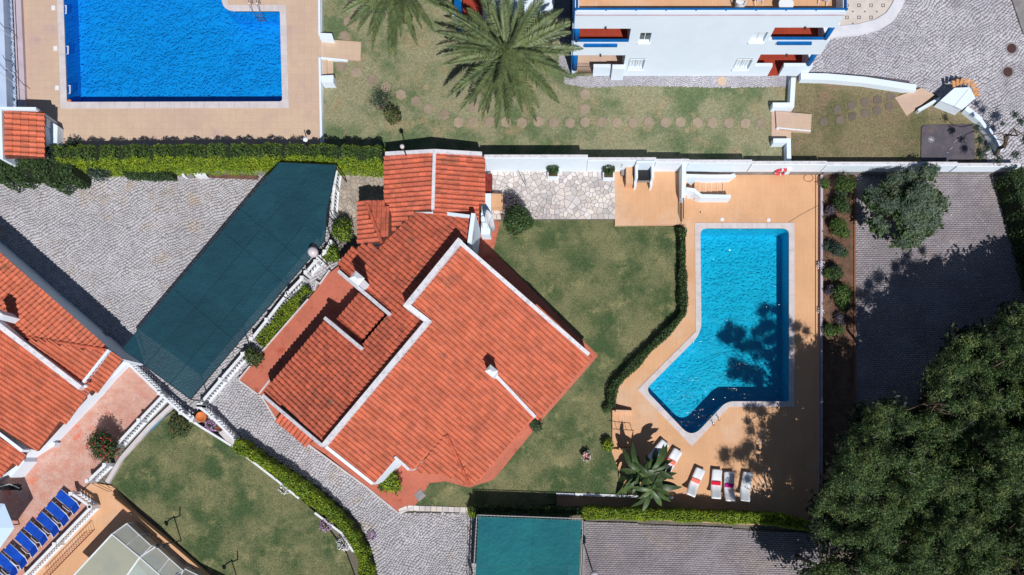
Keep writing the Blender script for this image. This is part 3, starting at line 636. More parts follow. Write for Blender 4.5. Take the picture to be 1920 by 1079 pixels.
# ================================================================ white apartment building
bx0, bx1, by = P(1072, 143, ZU)[0], P(1509, 143, ZU)[0], P(1200, 143, ZU)[1]
def zpy(py): return H - by * 1316 / (NY - py)          # height on the south facade that shows at picture row py
def xpx(px, py): z = zpy(py); return (px - NX) * (H - z) / 1316
ab = thing('apartment_building', 'white apartment block with blue edges, balconies and an orange roof terrace', 'building', ((bx0 + bx1) / 2, by + 4, ZU))
def facade(name, x0, x1, z0, z1, y, th, holes, mat, parent):
    xs = sorted({x0, x1, *[h[0] for h in holes], *[h[1] for h in holes]}); zs = sorted({z0, z1, *[h[2] for h in holes], *[h[3] for h in holes]}); m = MB()
    inh = lambda x, z: any(h[0] < x < h[1] and h[2] < z < h[3] for h in holes)
    G = {}
    for i in range(len(xs) - 1):
        for j in range(len(zs) - 1): G[i, j] = not inh((xs[i] + xs[i + 1]) / 2, (zs[j] + zs[j + 1]) / 2)
    for (i, j), s_ in G.items():
        if not s_: continue
        a, b, c, d = xs[i], xs[i + 1], zs[j], zs[j + 1]; v = [(a, y, c), (b, y, c), (b, y, d), (a, y, d), (a, y + th, c), (b, y + th, c), (b, y + th, d), (a, y + th, d)]; f = [(0, 1, 2, 3), (7, 6, 5, 4)]
        if not G.get((i - 1, j)): f.append((0, 3, 7, 4))
        if not G.get((i + 1, j)): f.append((1, 5, 6, 2))
        if not G.get((i, j - 1)): f.append((0, 4, 5, 1))
        if not G.get((i, j + 1)): f.append((3, 2, 6, 7))
        m.add(v, f)
    return m.build(name, mat, parent)
ZT = zpy(22.5); F1 = 3.35; TERZ = 6.1
XR = bx1
holes = [(bx0 - .1, xpx(1181, 66), zpy(80), zpy(54)), (bx0 - .1, xpx(1171, 115), zpy(127), zpy(104)), (xpx(1446, 66), XR + .1, zpy(76), zpy(52)), (xpx(1420, 115), XR + .1, zpy(125), zpy(102.5)),
         (xpx(1199, 71), xpx(1220, 71), zpy(80), zpy(62)), (xpx(1179, 119), xpx(1208, 119), zpy(130), zpy(110)), (xpx(1379, 119), xpx(1408, 119), zpy(130), zpy(110)), (xpx(1409, 70), xpx(1436, 70), zpy(79), zpy(61)),
         (bx0 - .1, xpx(1112, 135), ZU - .01, zpy(127)), (xpx(1443, 135), xpx(1464, 135), ZU - .01, zpy(125))]
facade('south_wall', bx0, XR, ZU, 5.95, by, .22, holes, WHITE, ab)
facade('parapet', bx0, XR, 5.95, ZT, by, .2, [], WHITE, ab)
# side walls with balcony openings, back part
for x, sg in ((bx0, 1), (XR, -1)):
    m = MB(); xi = x + sg * .22; a, b = min(x, xi), max(x, xi)
    for z0, z1 in ((ZU, zpy(127) if sg > 0 else zpy(125)), (zpy(104), zpy(80)), (zpy(53), 5.95)): m.prism([(a, by + .222), (b, by + .222), (b, by + 2.0), (a, by + 2.0)], z0, z1)
    m.prism([(a, by + 2.0), (b, by + 2.0), (b, by + 14), (a, by + 14)], ZU, 5.95)
    m.prism([(a, by + .202), (b, by + .202), (b, by + 14), (a, by + 14)], 5.952, ZT)
    m.build('side_wall', WHITE, ab)
MB().prism([(bx0 + .23, by + 2.0), (XR - .23, by + 2.0), (XR - .23, by + 2.2), (bx0 + .23, by + 2.2)], ZU, 5.9).build('recessed_wall', WHITE, ab)
MB().prism([(bx0 + .21, by + .21), (XR - .21, by + .21), (XR - .21, by + 14), (bx0 + .21, by + 14)], 5.9, TERZ).build('terrace_floor', DECK, ab)
for x0, x1 in ((bx0 + .23, xpx(1186, 66) + .4), (xpx(1440, 66) - .4, XR - .23)):
    MB().prism([(x0, by + .225), (x1, by + .225), (x1, by + 1.99), (x0, by + 1.99)], F1 - .25, F1).build('balcony_floor', REDT, ab)
MB().prism([(bx0 + .23, by + .23), (xpx(1186, 66), by + .23), (xpx(1186, 66), by + 1.99), (bx0 + .23, by + 1.99)], ZU - .02, ZU + .05).build('porch_floor', DECK2, ab)
MB().prism([(xpx(1425, 115), by + .01), (XR - .23, by + .01), (XR - .23, by + 1.99), (xpx(1425, 115), by + 1.99)], ZU - .02, ZU + .06).build('porch_floor', REDT, ab)
for x in (xpx(1181, 66) + .02, xpx(1446, 66) - .12, ): MB().prism([(x, by + .222), (x + .1, by + .222), (x + .1, by + 1.98), (x, by + 1.98)], F1, 5.9).build('partition', WHITE, ab)
for x in (xpx(1171, 115) + .02, xpx(1420, 115) - .12): MB().prism([(x, by + .222), (x + .1, by + .222), (x + .1, by + 1.98), (x, by + 1.98)], ZU, F1 - .26).build('partition', WHITE, ab)
# blue corner piers, rails, edge bands
for x, sg in ((bx0, 1), (XR, -1)):
    for z0, z1 in ((zpy(80), zpy(54)), (zpy(134) if sg > 0 else zpy(127), zpy(104))):
        MB().lathe([(.17, z0 + .0), (.17, z1 - .002)], 12, (x + sg * .17, by + .17, 0)).build('blue_column', BLUEP, ab, True)
MB().prism([(bx0 - .05, by - .02), (bx0 - .002, by - .02), (bx0 - .002, by + 14), (bx0 - .05, by + 14)], ZU, ZT).build('blue_edge_band', BLUEP, ab)
def rail(name, x0, x1, y, z, r=.04, ext=()):
    m = MB().tube([(x0, y, z), (x1, y, z)], r, 6); return m.build(name, BLUEP, ab)
rail('parapet_rail', bx0, XR, by + .08, ZT + .12, .055)
m = MB(); k = 9
for i in range(k + 1):
    x = bx0 + .05 + (XR - bx0 - .1) * i / k; m.box((x, by + .08, ZT + .04), (.07, .07, .12))
m.build('rail_bracket', BLUEP, ab); MB().tube([(XR - .1, by + .08, ZT + .12), (XR - .1, by + 14, ZT + .12)], .055).build('parapet_rail', BLUEP, ab); MB().tube([(bx0 + .12, by + .08, ZT + .12), (bx0 + .12, by + 14, ZT + .12)], .055).build('parapet_rail', BLUEP, ab)
MB().box(((bx0 + XR) / 2, by - .04, ZT - .22), (XR - bx0 - .1, .07, .06)).build('string_course', LILAC, ab)
for x0, x1, z in ((bx0 + .3, xpx(1178, 79), zpy(79) + .06), (xpx(1448, 76), XR - .3, zpy(75) + .06)):
    MB().box(((x0 + x1) / 2, by + .05, z), (x1 - x0, .14, .07)).build('balcony_rail', BLUEP, ab)
    MB().box(((x0 + x1) / 2 - .15, by - .09, z - .27), (x1 - x0 - 1.0, .16, .12)).build('flower_rail', BLUEP, ab)
def window(x0, x1, z0, z1, bars):
    w_ = MB(); w_.box(((x0 + x1) / 2, by + .15, z0 + .02), (x1 - x0, .05, .04)); w_.box(((x0 + x1) / 2, by + .15, z1 - .02), (x1 - x0, .05, .04))
    for x in (x0 + .02, (x0 + x1) / 2, x1 - .02): w_.box((x, by + .15, (z0 + z1) / 2), (.04, .05, z1 - z0 - .08))
    f = w_.build('window', WPLAS, ab); MB().box(((x0 + x1) / 2, by + .18, (z0 + z1) / 2), (x1 - x0, .02, z1 - z0)).build('pane', DGLASS if (not bars and x0 < 8) else M('white_shutter_panel', (.66, .74, .82), rough=.15, spec=.6), f)
    MB().box(((x0 + x1) / 2, by - .05, z0 - .04), (x1 - x0 + .1, .12, .05)).build('sill', WHITE, f)
    if bars:
        q = MB()
        for i in range(7): q.tube([(x0 + (x1 - x0) * i / 6, by - .06, z0), (x0 + (x1 - x0) * i / 6, by - .06, z1)], .014, 4)
        for z in (z0, z1): q.tube([(x0, by - .06, z), (x1, by - .06, z)], .016, 4)
        q.build('grille', WPLAS, f)
window(xpx(1199, 71), xpx(1220, 71), zpy(80), zpy(62), False); window(xpx(1179, 119), xpx(1208, 119), zpy(130), zpy(110), True); window(xpx(1379, 119), xpx(1408, 119), zpy(130), zpy(110), True); window(xpx(1409, 70), xpx(1436, 70), zpy(79), zpy(61), False)
# ground-floor porch wall blocks
m = MB(); m.prism([(xpx(1148, 123), by - .28), (xpx(1171, 123), by - .28), (xpx(1171, 123), by - .003), (xpx(1148, 123), by - .003)], ZU, zpy(127) + .35); m.build('porch_pier', WHITE, ab)
m = MB()
xa, xb = bx0 + .35, xpx(1112, 135)
for i in range(9):
    u0, u1 = xa + (xb - xa) * i / 9, xa + (xb - xa) * (i + 1) / 9; m.tube([(u0, by + .1, ZU + .1), ((u0 + u1) / 2, by + .1, ZU + .9), (u1, by + .1, ZU + .1)], .016, 4)
m.tube([(xa, by + .1, ZU + .95), (xb, by + .1, ZU + .95)], .02, 4); m.build('porch_railing', DARK, ab)
for (a, b, z) in ((1136, 48, 5.75), (1126, 100, 3.0), (1511, 48, 5.75), (1477, 98, 3.0)):
    MB().box((xpx(a, b), by - .08, z), (.10, .14, .10)).build('wall_lamp', DARK, ab)
# low white wing left of it
lw = thing('white_annex', 'low white building with red tiled terrace and blue posts behind the big palm', 'building', (P(960, 20, 3)[0], P(960, 0, 3)[1], ZU))
MB().prism(PP([(905, -120), (1040, -120), (1040, 6), (1030, 28), (1000, 55), (905, 55)], 1.6), ZU, 1.6).build('white_terrace_block', WHITE, lw)
MB().prism(PP([(868, -120), (918, -120), (918, 52), (868, 32)], 1.3), ZU, 1.3).build('red_terrace', REDT, lw)
for a, b in ((858, 8), (861, 36)): MB().prism(PP([(a - 6, b - 8), (a + 6, b - 8), (a + 6, b + 6), (a - 6, b + 6)], 2.6), ZU, 2.6 if b < 20 else 1.9).build('blue_post', BLUEP, lw)
MB().prism(PP([(846, 12), (856, 18), (868, 46), (860, 52), (846, 26)], 1.0), ZU, 1.0).build('low_wall', WHITE, lw)
MB().prism(PP([(1042, -100), (1070, -100), (1070, 30), (1042, 30)], 2.4), ZU, 2.2).build('service_block', CONC, lw)
# terrace furniture
def plastic_chair(label, px, py, z, rz):
    x, y = P(px, py, z + .45); t = thing('plastic_chair', label, 'chair', (x, y, z), rz, 'white plastic chairs on the roof terrace')
    m = MB(); pr = rounded([(-.26, -.24), (.26, -.24), (.26, .26), (-.26, .26)], .12); m.prism(pr, .40, .44); m.build('seat', WPLAS, t, local=True)
    m = MB(); pts = [(.27 * math.cos(a), .06 + .27 * math.sin(a)) for a in [math.pi * k / 8 for k in range(9)]]; m.band(pts, .03, .44, [.62, .70, .8, .86, .88, .86, .8, .70, .62]); m.build('backrest', WPLAS, t, local=True)
    for a in (-1, 1):
        MB().tube([(a * .28, -.2, .44), (a * .29, -.16, .64), (a * .28, .1, .65)], .025, 5).build('armrest', WPLAS, t, local=True)
        for b in (-1, 1): MB().tube([(a * .22, b * .2, .40), (a * .25, b * .25, 0)], [.025, .018], 5).build('leg', WPLAS, t, local=True)
    return t
plastic_chair('white plastic chair on the roof terrace left of the white tables', 1388, 8, TERZ, 2.9)
def plastic_table(label, px, py, z, r):
    x, y = P(px, py, z + .7); t = thing('plastic_table', label, 'table', (x, y, z), 0, 'white tables on the roof terrace')
    MB().lathe([(r, .69), (r + .01, .70), (r + .01, .715), (r - .02, .725)], 20).build('tabletop', WPLAS, t, local=True)
    for i in range(4): a = R(45 + 90 * i); MB().tube([(r * .6 * math.cos(a), r * .6 * math.sin(a), .69), (r * .8 * math.cos(a), r * .8 * math.sin(a), 0)], .025, 5).build('leg', WPLAS, t, local=True)
plastic_table('round white plastic table half out of frame on the roof terrace', 1474, 8, TERZ, .42)
def fold_chair(label, px, py, z, rz):
    x, y = P(px, py, z + .4); t = thing('folding_chair', label, 'chair', (x, y, z), rz, 'pinkish white folding chairs on the roof terrace')
    for a in (-1, 1):
        MB().tube([(a * .24, -.25, 0), (a * .24, .2, .85)], .022, 5).build('leg', WPLAS, t, local=True); MB().tube([(a * .21, .28, 0), (a * .21, -.22, .45)], .022, 5).build('leg', WPLAS, t, local=True)
    MB().box((0, -.02, .45), (.44, .4, .03)).build('seat', LILAC, t, local=True); m = MB().box((0, .17, .74), (.46, .03, .22)); m.build('backrest', LILAC, t, local=True)
fold_chair('pinkish folding chair beside the plastic chair on the roof terrace', 1424, -4, TERZ, .3); fold_chair('pinkish folding chair in the right corner of the roof terrace', 1548, -4, TERZ, -.3)
# ================================================================ left pool surroundings
wl = thing('pool_side_wall', 'low white wall along the right edge of the beige deck', 'wall', P3(600, 130, .8))
MB().band(PP([(597.5, -80), (599, 66)], .95), .14, ZU, .95).build('wall_section', WHITE, wl); MB().band(PP([(599, 108), (602.5, 268)], .95), .14, ZU, .95).build('wall_section', WHITE, wl)
MB().prism(PP([(600, 62), (622, 63), (625, 73), (600, 73)], 1.15), ZU, 1.15).build('pier', WHITE, wl); MB().prism(PP([(601, 142), (625, 141), (625, 155), (603, 155)], 1.15), ZU, 1.15).build('pier', WHITE, wl)
rp = thing('ramp', 'beige tiled ramp from the blue pool deck down to the lawn', 'ramp', P3(640, 95, ZU))
a, b, c, d = P3(599, 73, .805), P3(677, 79, ZU + .03), P3(676, 114, ZU + .03), P3(599, 108, .805)
MB().slab([a, b, c, d], .25).build('slope', DECK2, rp); MB().band([P(599, 109, .8), P(652, 114, .6)], .1, ZU, [.85, .62]).build('kerb', WHITE, rp)
sp = thing('garden_steps', 'two beige steps between the white piers beside the ramp', 'steps', P3(612, 128, ZU))
MB().prism(PP([(601, 109), (613, 110), (613, 142), (601, 142)], .72), ZU, .72).build('step', DECK2, sp); MB().prism(PP([(613.4, 110), (625, 111), (625, 142), (613.4, 142)], .62), ZU, .62).build('step', DECK2, sp)
for i, (a, b) in enumerate(((100, 15), (104, 91), (107, 165))):
    tagp(MB().prism(PP([(a - 3.5, b - 4), (a + 3.5, b - 4), (a + 3.5, b + 4), (a - 3.5, b + 4)], .81), .8, .82).build('skimmer_lid', WPLAS), 'square white skimmer lid beside the blue pool, ' + ('nearest the top edge of the photo', 'middle one of three', 'nearest the tiled pavilion')[i], 'lid', 'white skimmer lids')
    t = thing('pool_step_rail', 'small white rail on the left wall of the blue pool, ' + ('topmost of three', 'middle of three', 'lowest of three')[i], 'ladder', P3(119 + i * 4, b + 2, .8), 0, 'white rails in the blue pool'); x0, y0 = P(120.5 + i * 3.6, b + 2, .8)
    MB().tube([(x0 - .06, y0 - .26, .7), (x0 + .1, y0 - .26, .74), (x0 + .1, y0 + .26, .74), (x0 - .06, y0 + .26, .7)], .022, 5).build('rail', WPLAS, t)
    MB().tube([(x0 + .04, y0 - .26, .72), (x0 + .04, y0 + .26, .72)], .016, 5).build('rung', WPLAS, t)
def ladder(label, px, py, z, rz):
    t = thing('pool_ladder', label, 'ladder', P3(px, py, z), rz)
    for a in (-1, 1): MB().tube([(a * .25, -.45, 0), (a * .25, -.42, .55), (a * .25, -.25, .72), (a * .25, 0, .6), (a * .25, .1, .2), (a * .25, .12, -1.0)], .022, 6).build('handrail', STEEL, t, True, True)
    for k in range(3): MB().box((0, .12, -.25 - .28 * k), (.5, .09, .03)).build('rung', STEEL, t, local=True)
ladder('steel ladder at the notched corner of the blue pool', 482, 21, .8, math.pi); ladder('steel ladder at the sloping south end of the turquoise pool', 1334, 785, .0, R(43))
MB().ball(P3(131, 190, .74), .12).build('x', ORPOT).name = 'pool_float'; tagp(bpy.data.objects['pool_float'], 'small orange float in the lower left corner of the blue pool', 'float')
# west neighbour strip
nb = thing('neighbour_terrace', 'pale blue terrace with dark diamond insets along the left edge', 'terrace', P3(5, 100, .9))
MB().prism(PP([(-120, -80), (20, -80), (33, 205), (-120, 205)], .9), ZU, .9).build('terrace_floor', M('pale_blue_floor', srgb(176, 190, 214), srgb(160, 176, 204), scale=1, fine=.05), nb)
MB().prism(PP([(-120, -80), (3, -80), (13, 205), (-120, 205)], 1.5), .9, 1.5).build('white_block', M('pale_blue_roof', srgb(186, 202, 226), srgb(172, 190, 218), scale=.8, fine=.03), nb)
dm = mesh([(.1, 0, 0), (0, .14, 0), (-.1, 0, 0), (0, -.14, 0), (.1, 0, .02), (0, .14, .02), (-.1, 0, .02), (0, -.14, .02)], [(4, 5, 6, 7), (0, 1, 5, 4), (1, 2, 6, 5), (2, 3, 7, 6), (3, 0, 4, 7)]); dm.materials.append(M('dark_inset', srgb(70, 88, 106)))
for i in range(9):
    for q in (0, 1): o = at(dm, 'diamond_inset', 8 + i * 1.15 + q * 9, 6 + i * 21.5 + q * 9, .9, nb, .3); o.location -= Vector(nb.location)
fr = thing('railing', 'dark railing between the pale terrace and the beige deck', 'railing', P3(27, 100, .9)); m = MB()
for z in (.95, 1.3): m.tube([P3(21 + z * 0, -60, z), P3(32.5, 201, z)], .03, 5)
m.build('rail', DARK, fr); m = MB()
for i in range(24): q = P(21 + 11.5 * i / 23, -60 + 261 * i / 23, .9); m.tube([(q[0], q[1], .9), (q[0], q[1], 1.3)], .018, 4)
m.build('upright', DARK, fr)
tagp(MB().band(PP([(28, -80), (40, 205)], 1.0), .55, ZU, 1.0).build('ledge', LILAC), 'smooth lilac ledge between railing and beige deck', 'ledge')
for i, (a, b) in enumerate((((-20, 40), (26, 74)), ((-10, 108), (27, 142)), ((-20, 120), (46, 172)))):
    tagp(MB().tube([P3(*a, 2.4), P3(*b, 1.5)], .02, 5).build('cable', GALV), 'thin pale cable stretched over the terrace, ' + ('uppermost', 'short middle one', 'lowest')[i] + ' of three', 'cable', 'cables over the neighbour terrace')
pv = thing('tiled_pavilion', 'small hut with orange tiled roof beside the blue pool deck', 'hut', P3(50, 245, ZU)); Z0 = 2.5
MB().prism(PP([(8, 212), (76, 214), (82, 292), (8, 292)], 2.2), ZU, 2.2).build('wall', WHITE, pv)
pl = Plane(P3(6, 210, Z0 + .35), (-.16, 0)); rf = Roof(); rf.add([pl.hit(*q) for q in ((6, 208), (79, 208), (84, 296), (6, 296))], pl, (1, 0), 0, parent=pv, sc=1.15); rf.finish(pv, [TILE], 300)
MB().band([pl.hit(3, 206)[:2], pl.hit(6, 300)[:2]], .2, ZU, 3.0).build('parapet', WHITE, pv); MB().band([pl.hit(2, 205)[:2], pl.hit(72, 207)[:2]], .16, ZU, [3.0, 2.75]).build('parapet', WHITE, pv)
MB().prism(PP([(84, 222), (108, 236), (107, 275), (86, 270)], 1.4), ZU, 1.4).build('side_block', WHITE, pv); MB().box((P(87, 232, 1.6)[0], P(87, 232, 1.6)[1], 1.6), (.3, .55, .4)).build('meter_box', WPLAS, pv)
fl = thing('flood_lamp', 'small white lamp head above the hedge by the blue pool', 'lamp', P3(573, 262, 1.0)); MB().tube([(*P(573, 268, 1.6), .5), (*P(573, 268, 1.6), 2.4)], .03).build('pole', DARK, fl); MB().lathe([(.05, 0), (.17, -.1), (.14, -.2), (.02, -.22)], 8, (*P(573, 262, 2.4), 2.55)).build('lamp_head', WPLAS, fl)
def lamp_post(label, px, py, z0, h, r, mat, group=None, arm=None):   # px,py of the ball
    x, y = P(px, py, h); t = thing('lamp_post', label, 'lamp', (x, y, z0), 0, group)
    MB().tube([(x, y, z0), (x, y, h - r)], [.05, .035], 8).build('pole', DARK, t); MB().ball((x, y, h), r, 16, 10).build('globe', mat, t, True); MB().lathe([(.1, h - r * 1.1), (.12, h - r * .8)], 8, (x, y, 0)).build('collar', DARK, t)
    return t
lamp_post('white globe lamp standing above the white ridged roof at the hedge end', 754, 275, 0, 4.0, .14, LAMPG)
lamp_post('large pinkish globe lamp by the edge of the long shade canopy', 587, 473, 0, 2.9, .33, LAMPG)
lamp_post('globe lamp at the bottom edge between green canopy and brick parking', 1114, 1078, 0, 2.9, .26, LAMPG)
for i, (gx, gy, hx_) in enumerate(((340, 1014, 0), (448, 1096, 0))):
    x, y = P(gx, gy, .1); t = thing('garden_lamp', ('curved black lamp post in the lower left lawn' , 'second curved black lamp at the bottom edge of the lower left lawn')[i], 'lamp', (x, y, .1))
    MB().tube([(x, y, .1), (x, y, 2.3)], .04, 6).build('pole', DARK, t)
    MB().tube([(x, y, 2.25), (x + .15, y - .2, 2.4), (x + .45, y - .1, 2.45), (x + .55, y + .15, 2.9)], .045, 6).build('arm', DARK, t); MB().tube([(x, y, 2.2), (x - .35, y - .1, 2.1), (x - .55, y - .15, 1.9)], .04, 6).build('arm', DARK, t); MB().lathe([(.03, .1), (.14, 0), (.12, -.14)], 8, (x - .6, y - .15, 1.9)).build('lamp_head', DARK, t)
# ================================================================ main house
hs = thing('house', 'large villa with several terracotta tiled roofs and grey white parapets in the centre', 'house', P3(800, 640, .3))
d1 = Vector((.76, -.65)); d1.normalize()
PN = Plane(P3(803, 605, 3.8), (.27 * d1.x, .27 * d1.y)); PS = Plane(P3(806, 605, 4.1), (-.20 * d1.x, -.20 * d1.y)); PL = Plane(P3(803, 605, 3.42), PN.g)
rf = Roof()
NWp = [(772, 393), (886, 409), (880, 450), (864, 456), (763, 576), (801, 604), (609, 831), (499, 738), (612, 600), (680, 655), (727, 591), (640, 513), (633, 497), (642, 489), (675, 458), (712, 462), (732, 437)]
SEp = [(868, 458), (1107, 664), (1103, 672), (1018, 776), (1004, 782), (990, 797), (900, 900), (884, 905), (838, 816), (778, 880), (768, 881), (742, 857), (702, 904), (614, 834), (808, 606), (770, 572)]
rf.add([PN.hit(*q) for q in NWp], PN, (-d1.x, -d1.y), 1, parent=hs)
rf.add([PS.hit(*q) for q in SEp], PS, (d1.x, d1.y), 0, parent=hs, umat=TILE)
rf.add([PL.hit(*q) for q in [(675, 550), (724, 588), (677, 641), (630, 603)]], PL, (-d1.x, -d1.y), 1, parent=hs)
apx = Vector(PS.hit(838, 816)) + Vector((0, 0, .05)); e1 = Vector(PS.hit(778, 882)) + Vector((0, 0, .06)); e2 = Vector(PS.hit(880, 909)) - Vector((0, 0, .02)); nrm = (e1 - apx).cross(e2 - apx)
if nrm.z < 0: nrm = -nrm
PH = Plane(tuple(apx), (-nrm.x / nrm.z, -nrm.y / nrm.z)); sg = Vector(PH.g); rf.add([PH.hit(*q) for q in [(838, 816), (777, 884), (850, 895), (881, 909)]], PH, tuple(-sg.normalized()), 0, parent=hs, umat=TILE)
R1W = Plane(P3(814, 340, 3.05), (.20, 0)); R1E = Plane(P3(815, 340, 3.05), (-.20, 0))
rf.add([R1W.hit(*q) for q in [(721, 293), (813, 287), (810, 396), (776, 396), (728, 446), (724, 400)]], R1W, (-1, 0), 1, parent=hs)
rf.add([R1E.hit(*q) for q in [(816, 287), (909, 293), (907, 372), (895, 412), (812, 400)]], R1E, (1, 0), 1, parent=hs)
R2W = Plane(P3(673, 400, 2.6), (.3, 0)); R2N = Plane(P3(700, 379, 2.6), (0, -.155))
rf.add([R2W.hit(*q) for q in [(675, 377), (686, 378), (717, 457), (671, 452)]], R2W, (-1, 0), 1, parent=hs)
rf.add([R2N.hit(*q) for q in [(686, 378), (724, 382), (733, 402), (733, 434), (717, 457)]], R2N, (0, 1), 1, parent=hs)
RK = Plane(P3(560, 805, .75), (.2 * .65, .2 * .76)); rf.add([RK.hit(*q) for q in [(517, 789), (530, 775), (592, 822), (577, 834)]], RK, (-.65, -.76), 1, parent=hs)
rf.finish(hs, [TILE, TILE_N], 300)
def para(parent, plane, pts, wd, up, zb, mat=WEATHER, name='parapet'):
    q = [plane.hit(*p) for p in pts]; n = []
    for a, b in zip(q[:-1], q[1:]):
        L = math.dist(a[:2], b[:2]); k = max(1, int(L / .8)); n += [tuple(a[i] + (b[i] - a[i]) * j / k for i in range(3)) for j in range(k)]
    n.append(q[-1]); zt = [p[2] + up for p in n]
    return MB().band([p[:2] for p in n], wd, zb if isinstance(zb, (int, float)) else [p[2] + zb[0] for p in n], zt).build(name, mat, parent)
para(hs, PS, [(864, 451), (764, 574), (803, 604), (608, 837)], .33, .22, 2.4)
para(hs, PS, [(864, 457), (1104, 666)], .24, .16, .3)
para(hs, PS, [(931, 706), (1004, 783)], .20, .16, (-.1,)); para(hs, PS, [(741, 857), (768, 881)], .18, .17, .3)
para(hs, PS, [(612, 838), (699, 907)], .20, .12, .3, WHITE); para(hs, PS, [(702, 905), (742, 859)], .12, .0, .3, WHITE)
para(hs, PN, [(495, 742), (606, 836)], .20, .26, .3); para(hs, PN, [(637, 511), (733, 592)], .22, .34, .3); para(hs, PN, [(611, 598), (681, 656)], .22, .34, .3)
para(hs, PN, [(775, 395), (890, 409)], .20, .18, .3, WHITE); MB().band([P(889, 405, 3.3), P(881, 458, 3.5)], .26, .3, 3.75).build('gable_wall', WHITE, hs)
para(hs, R1W, [(723, 290), (815, 285)], .22, .15, .3); para(hs, R1E, [(815, 285), (904, 290)], .22, .15, .3)
para(hs, R1W, [(815, 288), (812, 394)], .2, .12, (-.1,)); 
ridge_tiles(hs, R2W.hit(686, 378), R2W.hit(716, 456)); ridge_tiles(hs, tuple(apx + Vector((0, 0, .03))), tuple(e2 + Vector((0, 0, .08)))); 
m = MB()
for poly, z in (([(868, 470), (1092, 664), (1008, 768), (985, 790), (895, 885), (850, 878), (790, 868), (742, 862), (702, 898), (618, 834), (806, 606), (772, 574)], 1.85), ([(780, 400), (882, 412), (876, 455), (770, 575), (800, 604), (612, 828), (515, 745), (618, 610), (680, 650), (722, 592), (660, 520), (655, 500), (690, 468), (720, 462), (740, 437)], 1.7),
                ([(728, 296), (903, 296), (895, 390), (860, 400), (780, 400), (730, 430)], 1.9), ([(680, 384), (728, 386), (728, 436), (712, 452), (678, 446)], 2.3), ([(688, 566), (714, 590), (678, 630), (646, 603)], 1.65)):
    m = MB().prism(PP(poly, z), .28, z); m.build('wall', WHITE, hs)
def chimney(parent, px, py, z0, z1, s, rz, name='chimney'):
    x, y = P(px, py, z1); c = MB().box((x, y, (z0 + z1) / 2), (s, s * .8, z1 - z0), rz).build(name, WHITE, parent)
    m = MB()
    ca, sa = math.cos(rz), math.sin(rz)
    for a in (-1, 0, 1):
        for b in (-1, 1): m.box((x + (a * s * .42) * ca - b * s * .33 * sa, y + a * s * .42 * sa + b * s * .33 * ca, z1 + .09), (s * .16, s * .14, .18), rz)
    m.build('vent_post', WHITE, c); q = MB(); h = s * .62; v = []
    for a, b in ((-1, -.85), (1, -.85), (1, .85), (-1, .85)): v.append((x + (a * ca - b * sa) * h, y + (a * sa + b * ca) * h, z1 + .18))
    v += [(p[0], p[1], p[2] + .05) for p in v]; v += [(x - ca * h * .35, y - sa * h * .35, z1 + .42), (x + ca * h * .35, y + sa * h * .35, z1 + .42)]
    q.add(v, [(3, 2, 1, 0), (0, 1, 5, 4), (1, 2, 6, 5), (2, 3, 7, 6), (3, 0, 4, 7), (4, 5, 9, 8), (5, 6, 9), (6, 7, 8, 9), (7, 4, 8)]); q.build('chimney_cap', WPLAS, c)
chimney(hs, 922, 697, 3.0, 4.35, .5, R(-40)); chimney(hs, 671, 524, 2.6, 4.0, .58, R(-40))
ch = MB().tube([P3(890, 456, 3.6), P3(893, 448, 4.6)], .03, 5).build('mast', GALV, hs)
ds = thing('satellite_dish', 'pale oval satellite dish on the east wall of the villa', 'satellite dish', P3(905, 418, 2.0))
x, y = P(913, 416, 2.4); me = MB().lathe([(.02, .0), (.3, .04), (.5, .12), (.66, .22), (.68, .23), (.5, .10), (.3, .02), (.02, -.02)], 20).build('reflector', WPLAS, ds, True, True); me.location = Vector((x, y, 2.4)) - ds.location; me.rotation_euler = (R(-6), R(71), R(4))
MB().tube([(x - .1, y, 2.35), (x - .35, y, 2.2), (x - .4, y, 1.2)], .03).build('bracket', GALV, ds); MB().tube([(x, y - .3, 2.2), (x + .5, y, 2.7)], .015).build('feed_arm', GALV, ds)
sk = thing('outdoor_counter', 'white outdoor counter with an orange tiled top beside the crazy paving', 'counter', P3(915, 385, .5))
MB().prism(PP([(904, 363), (921, 363), (921, 397), (903, 397)], 1.5), .3, 1.5).build('wall_block', WHITE, sk); MB().prism(PP([(902, 399), (920, 399), (919, 440), (902, 440)], 1.3), .3, 1.3).build('wall_block', WHITE, sk)
MB().prism(PP([(922, 363), (943, 364), (943, 389), (922, 389)], 1.15), .5, 1.15).build('counter_top', DECK, sk); MB().prism(PP([(908, 326), (922, 326), (921, 362), (906, 362)], 1.1), .3, 1.1).build('brick_bench', REDB, sk)
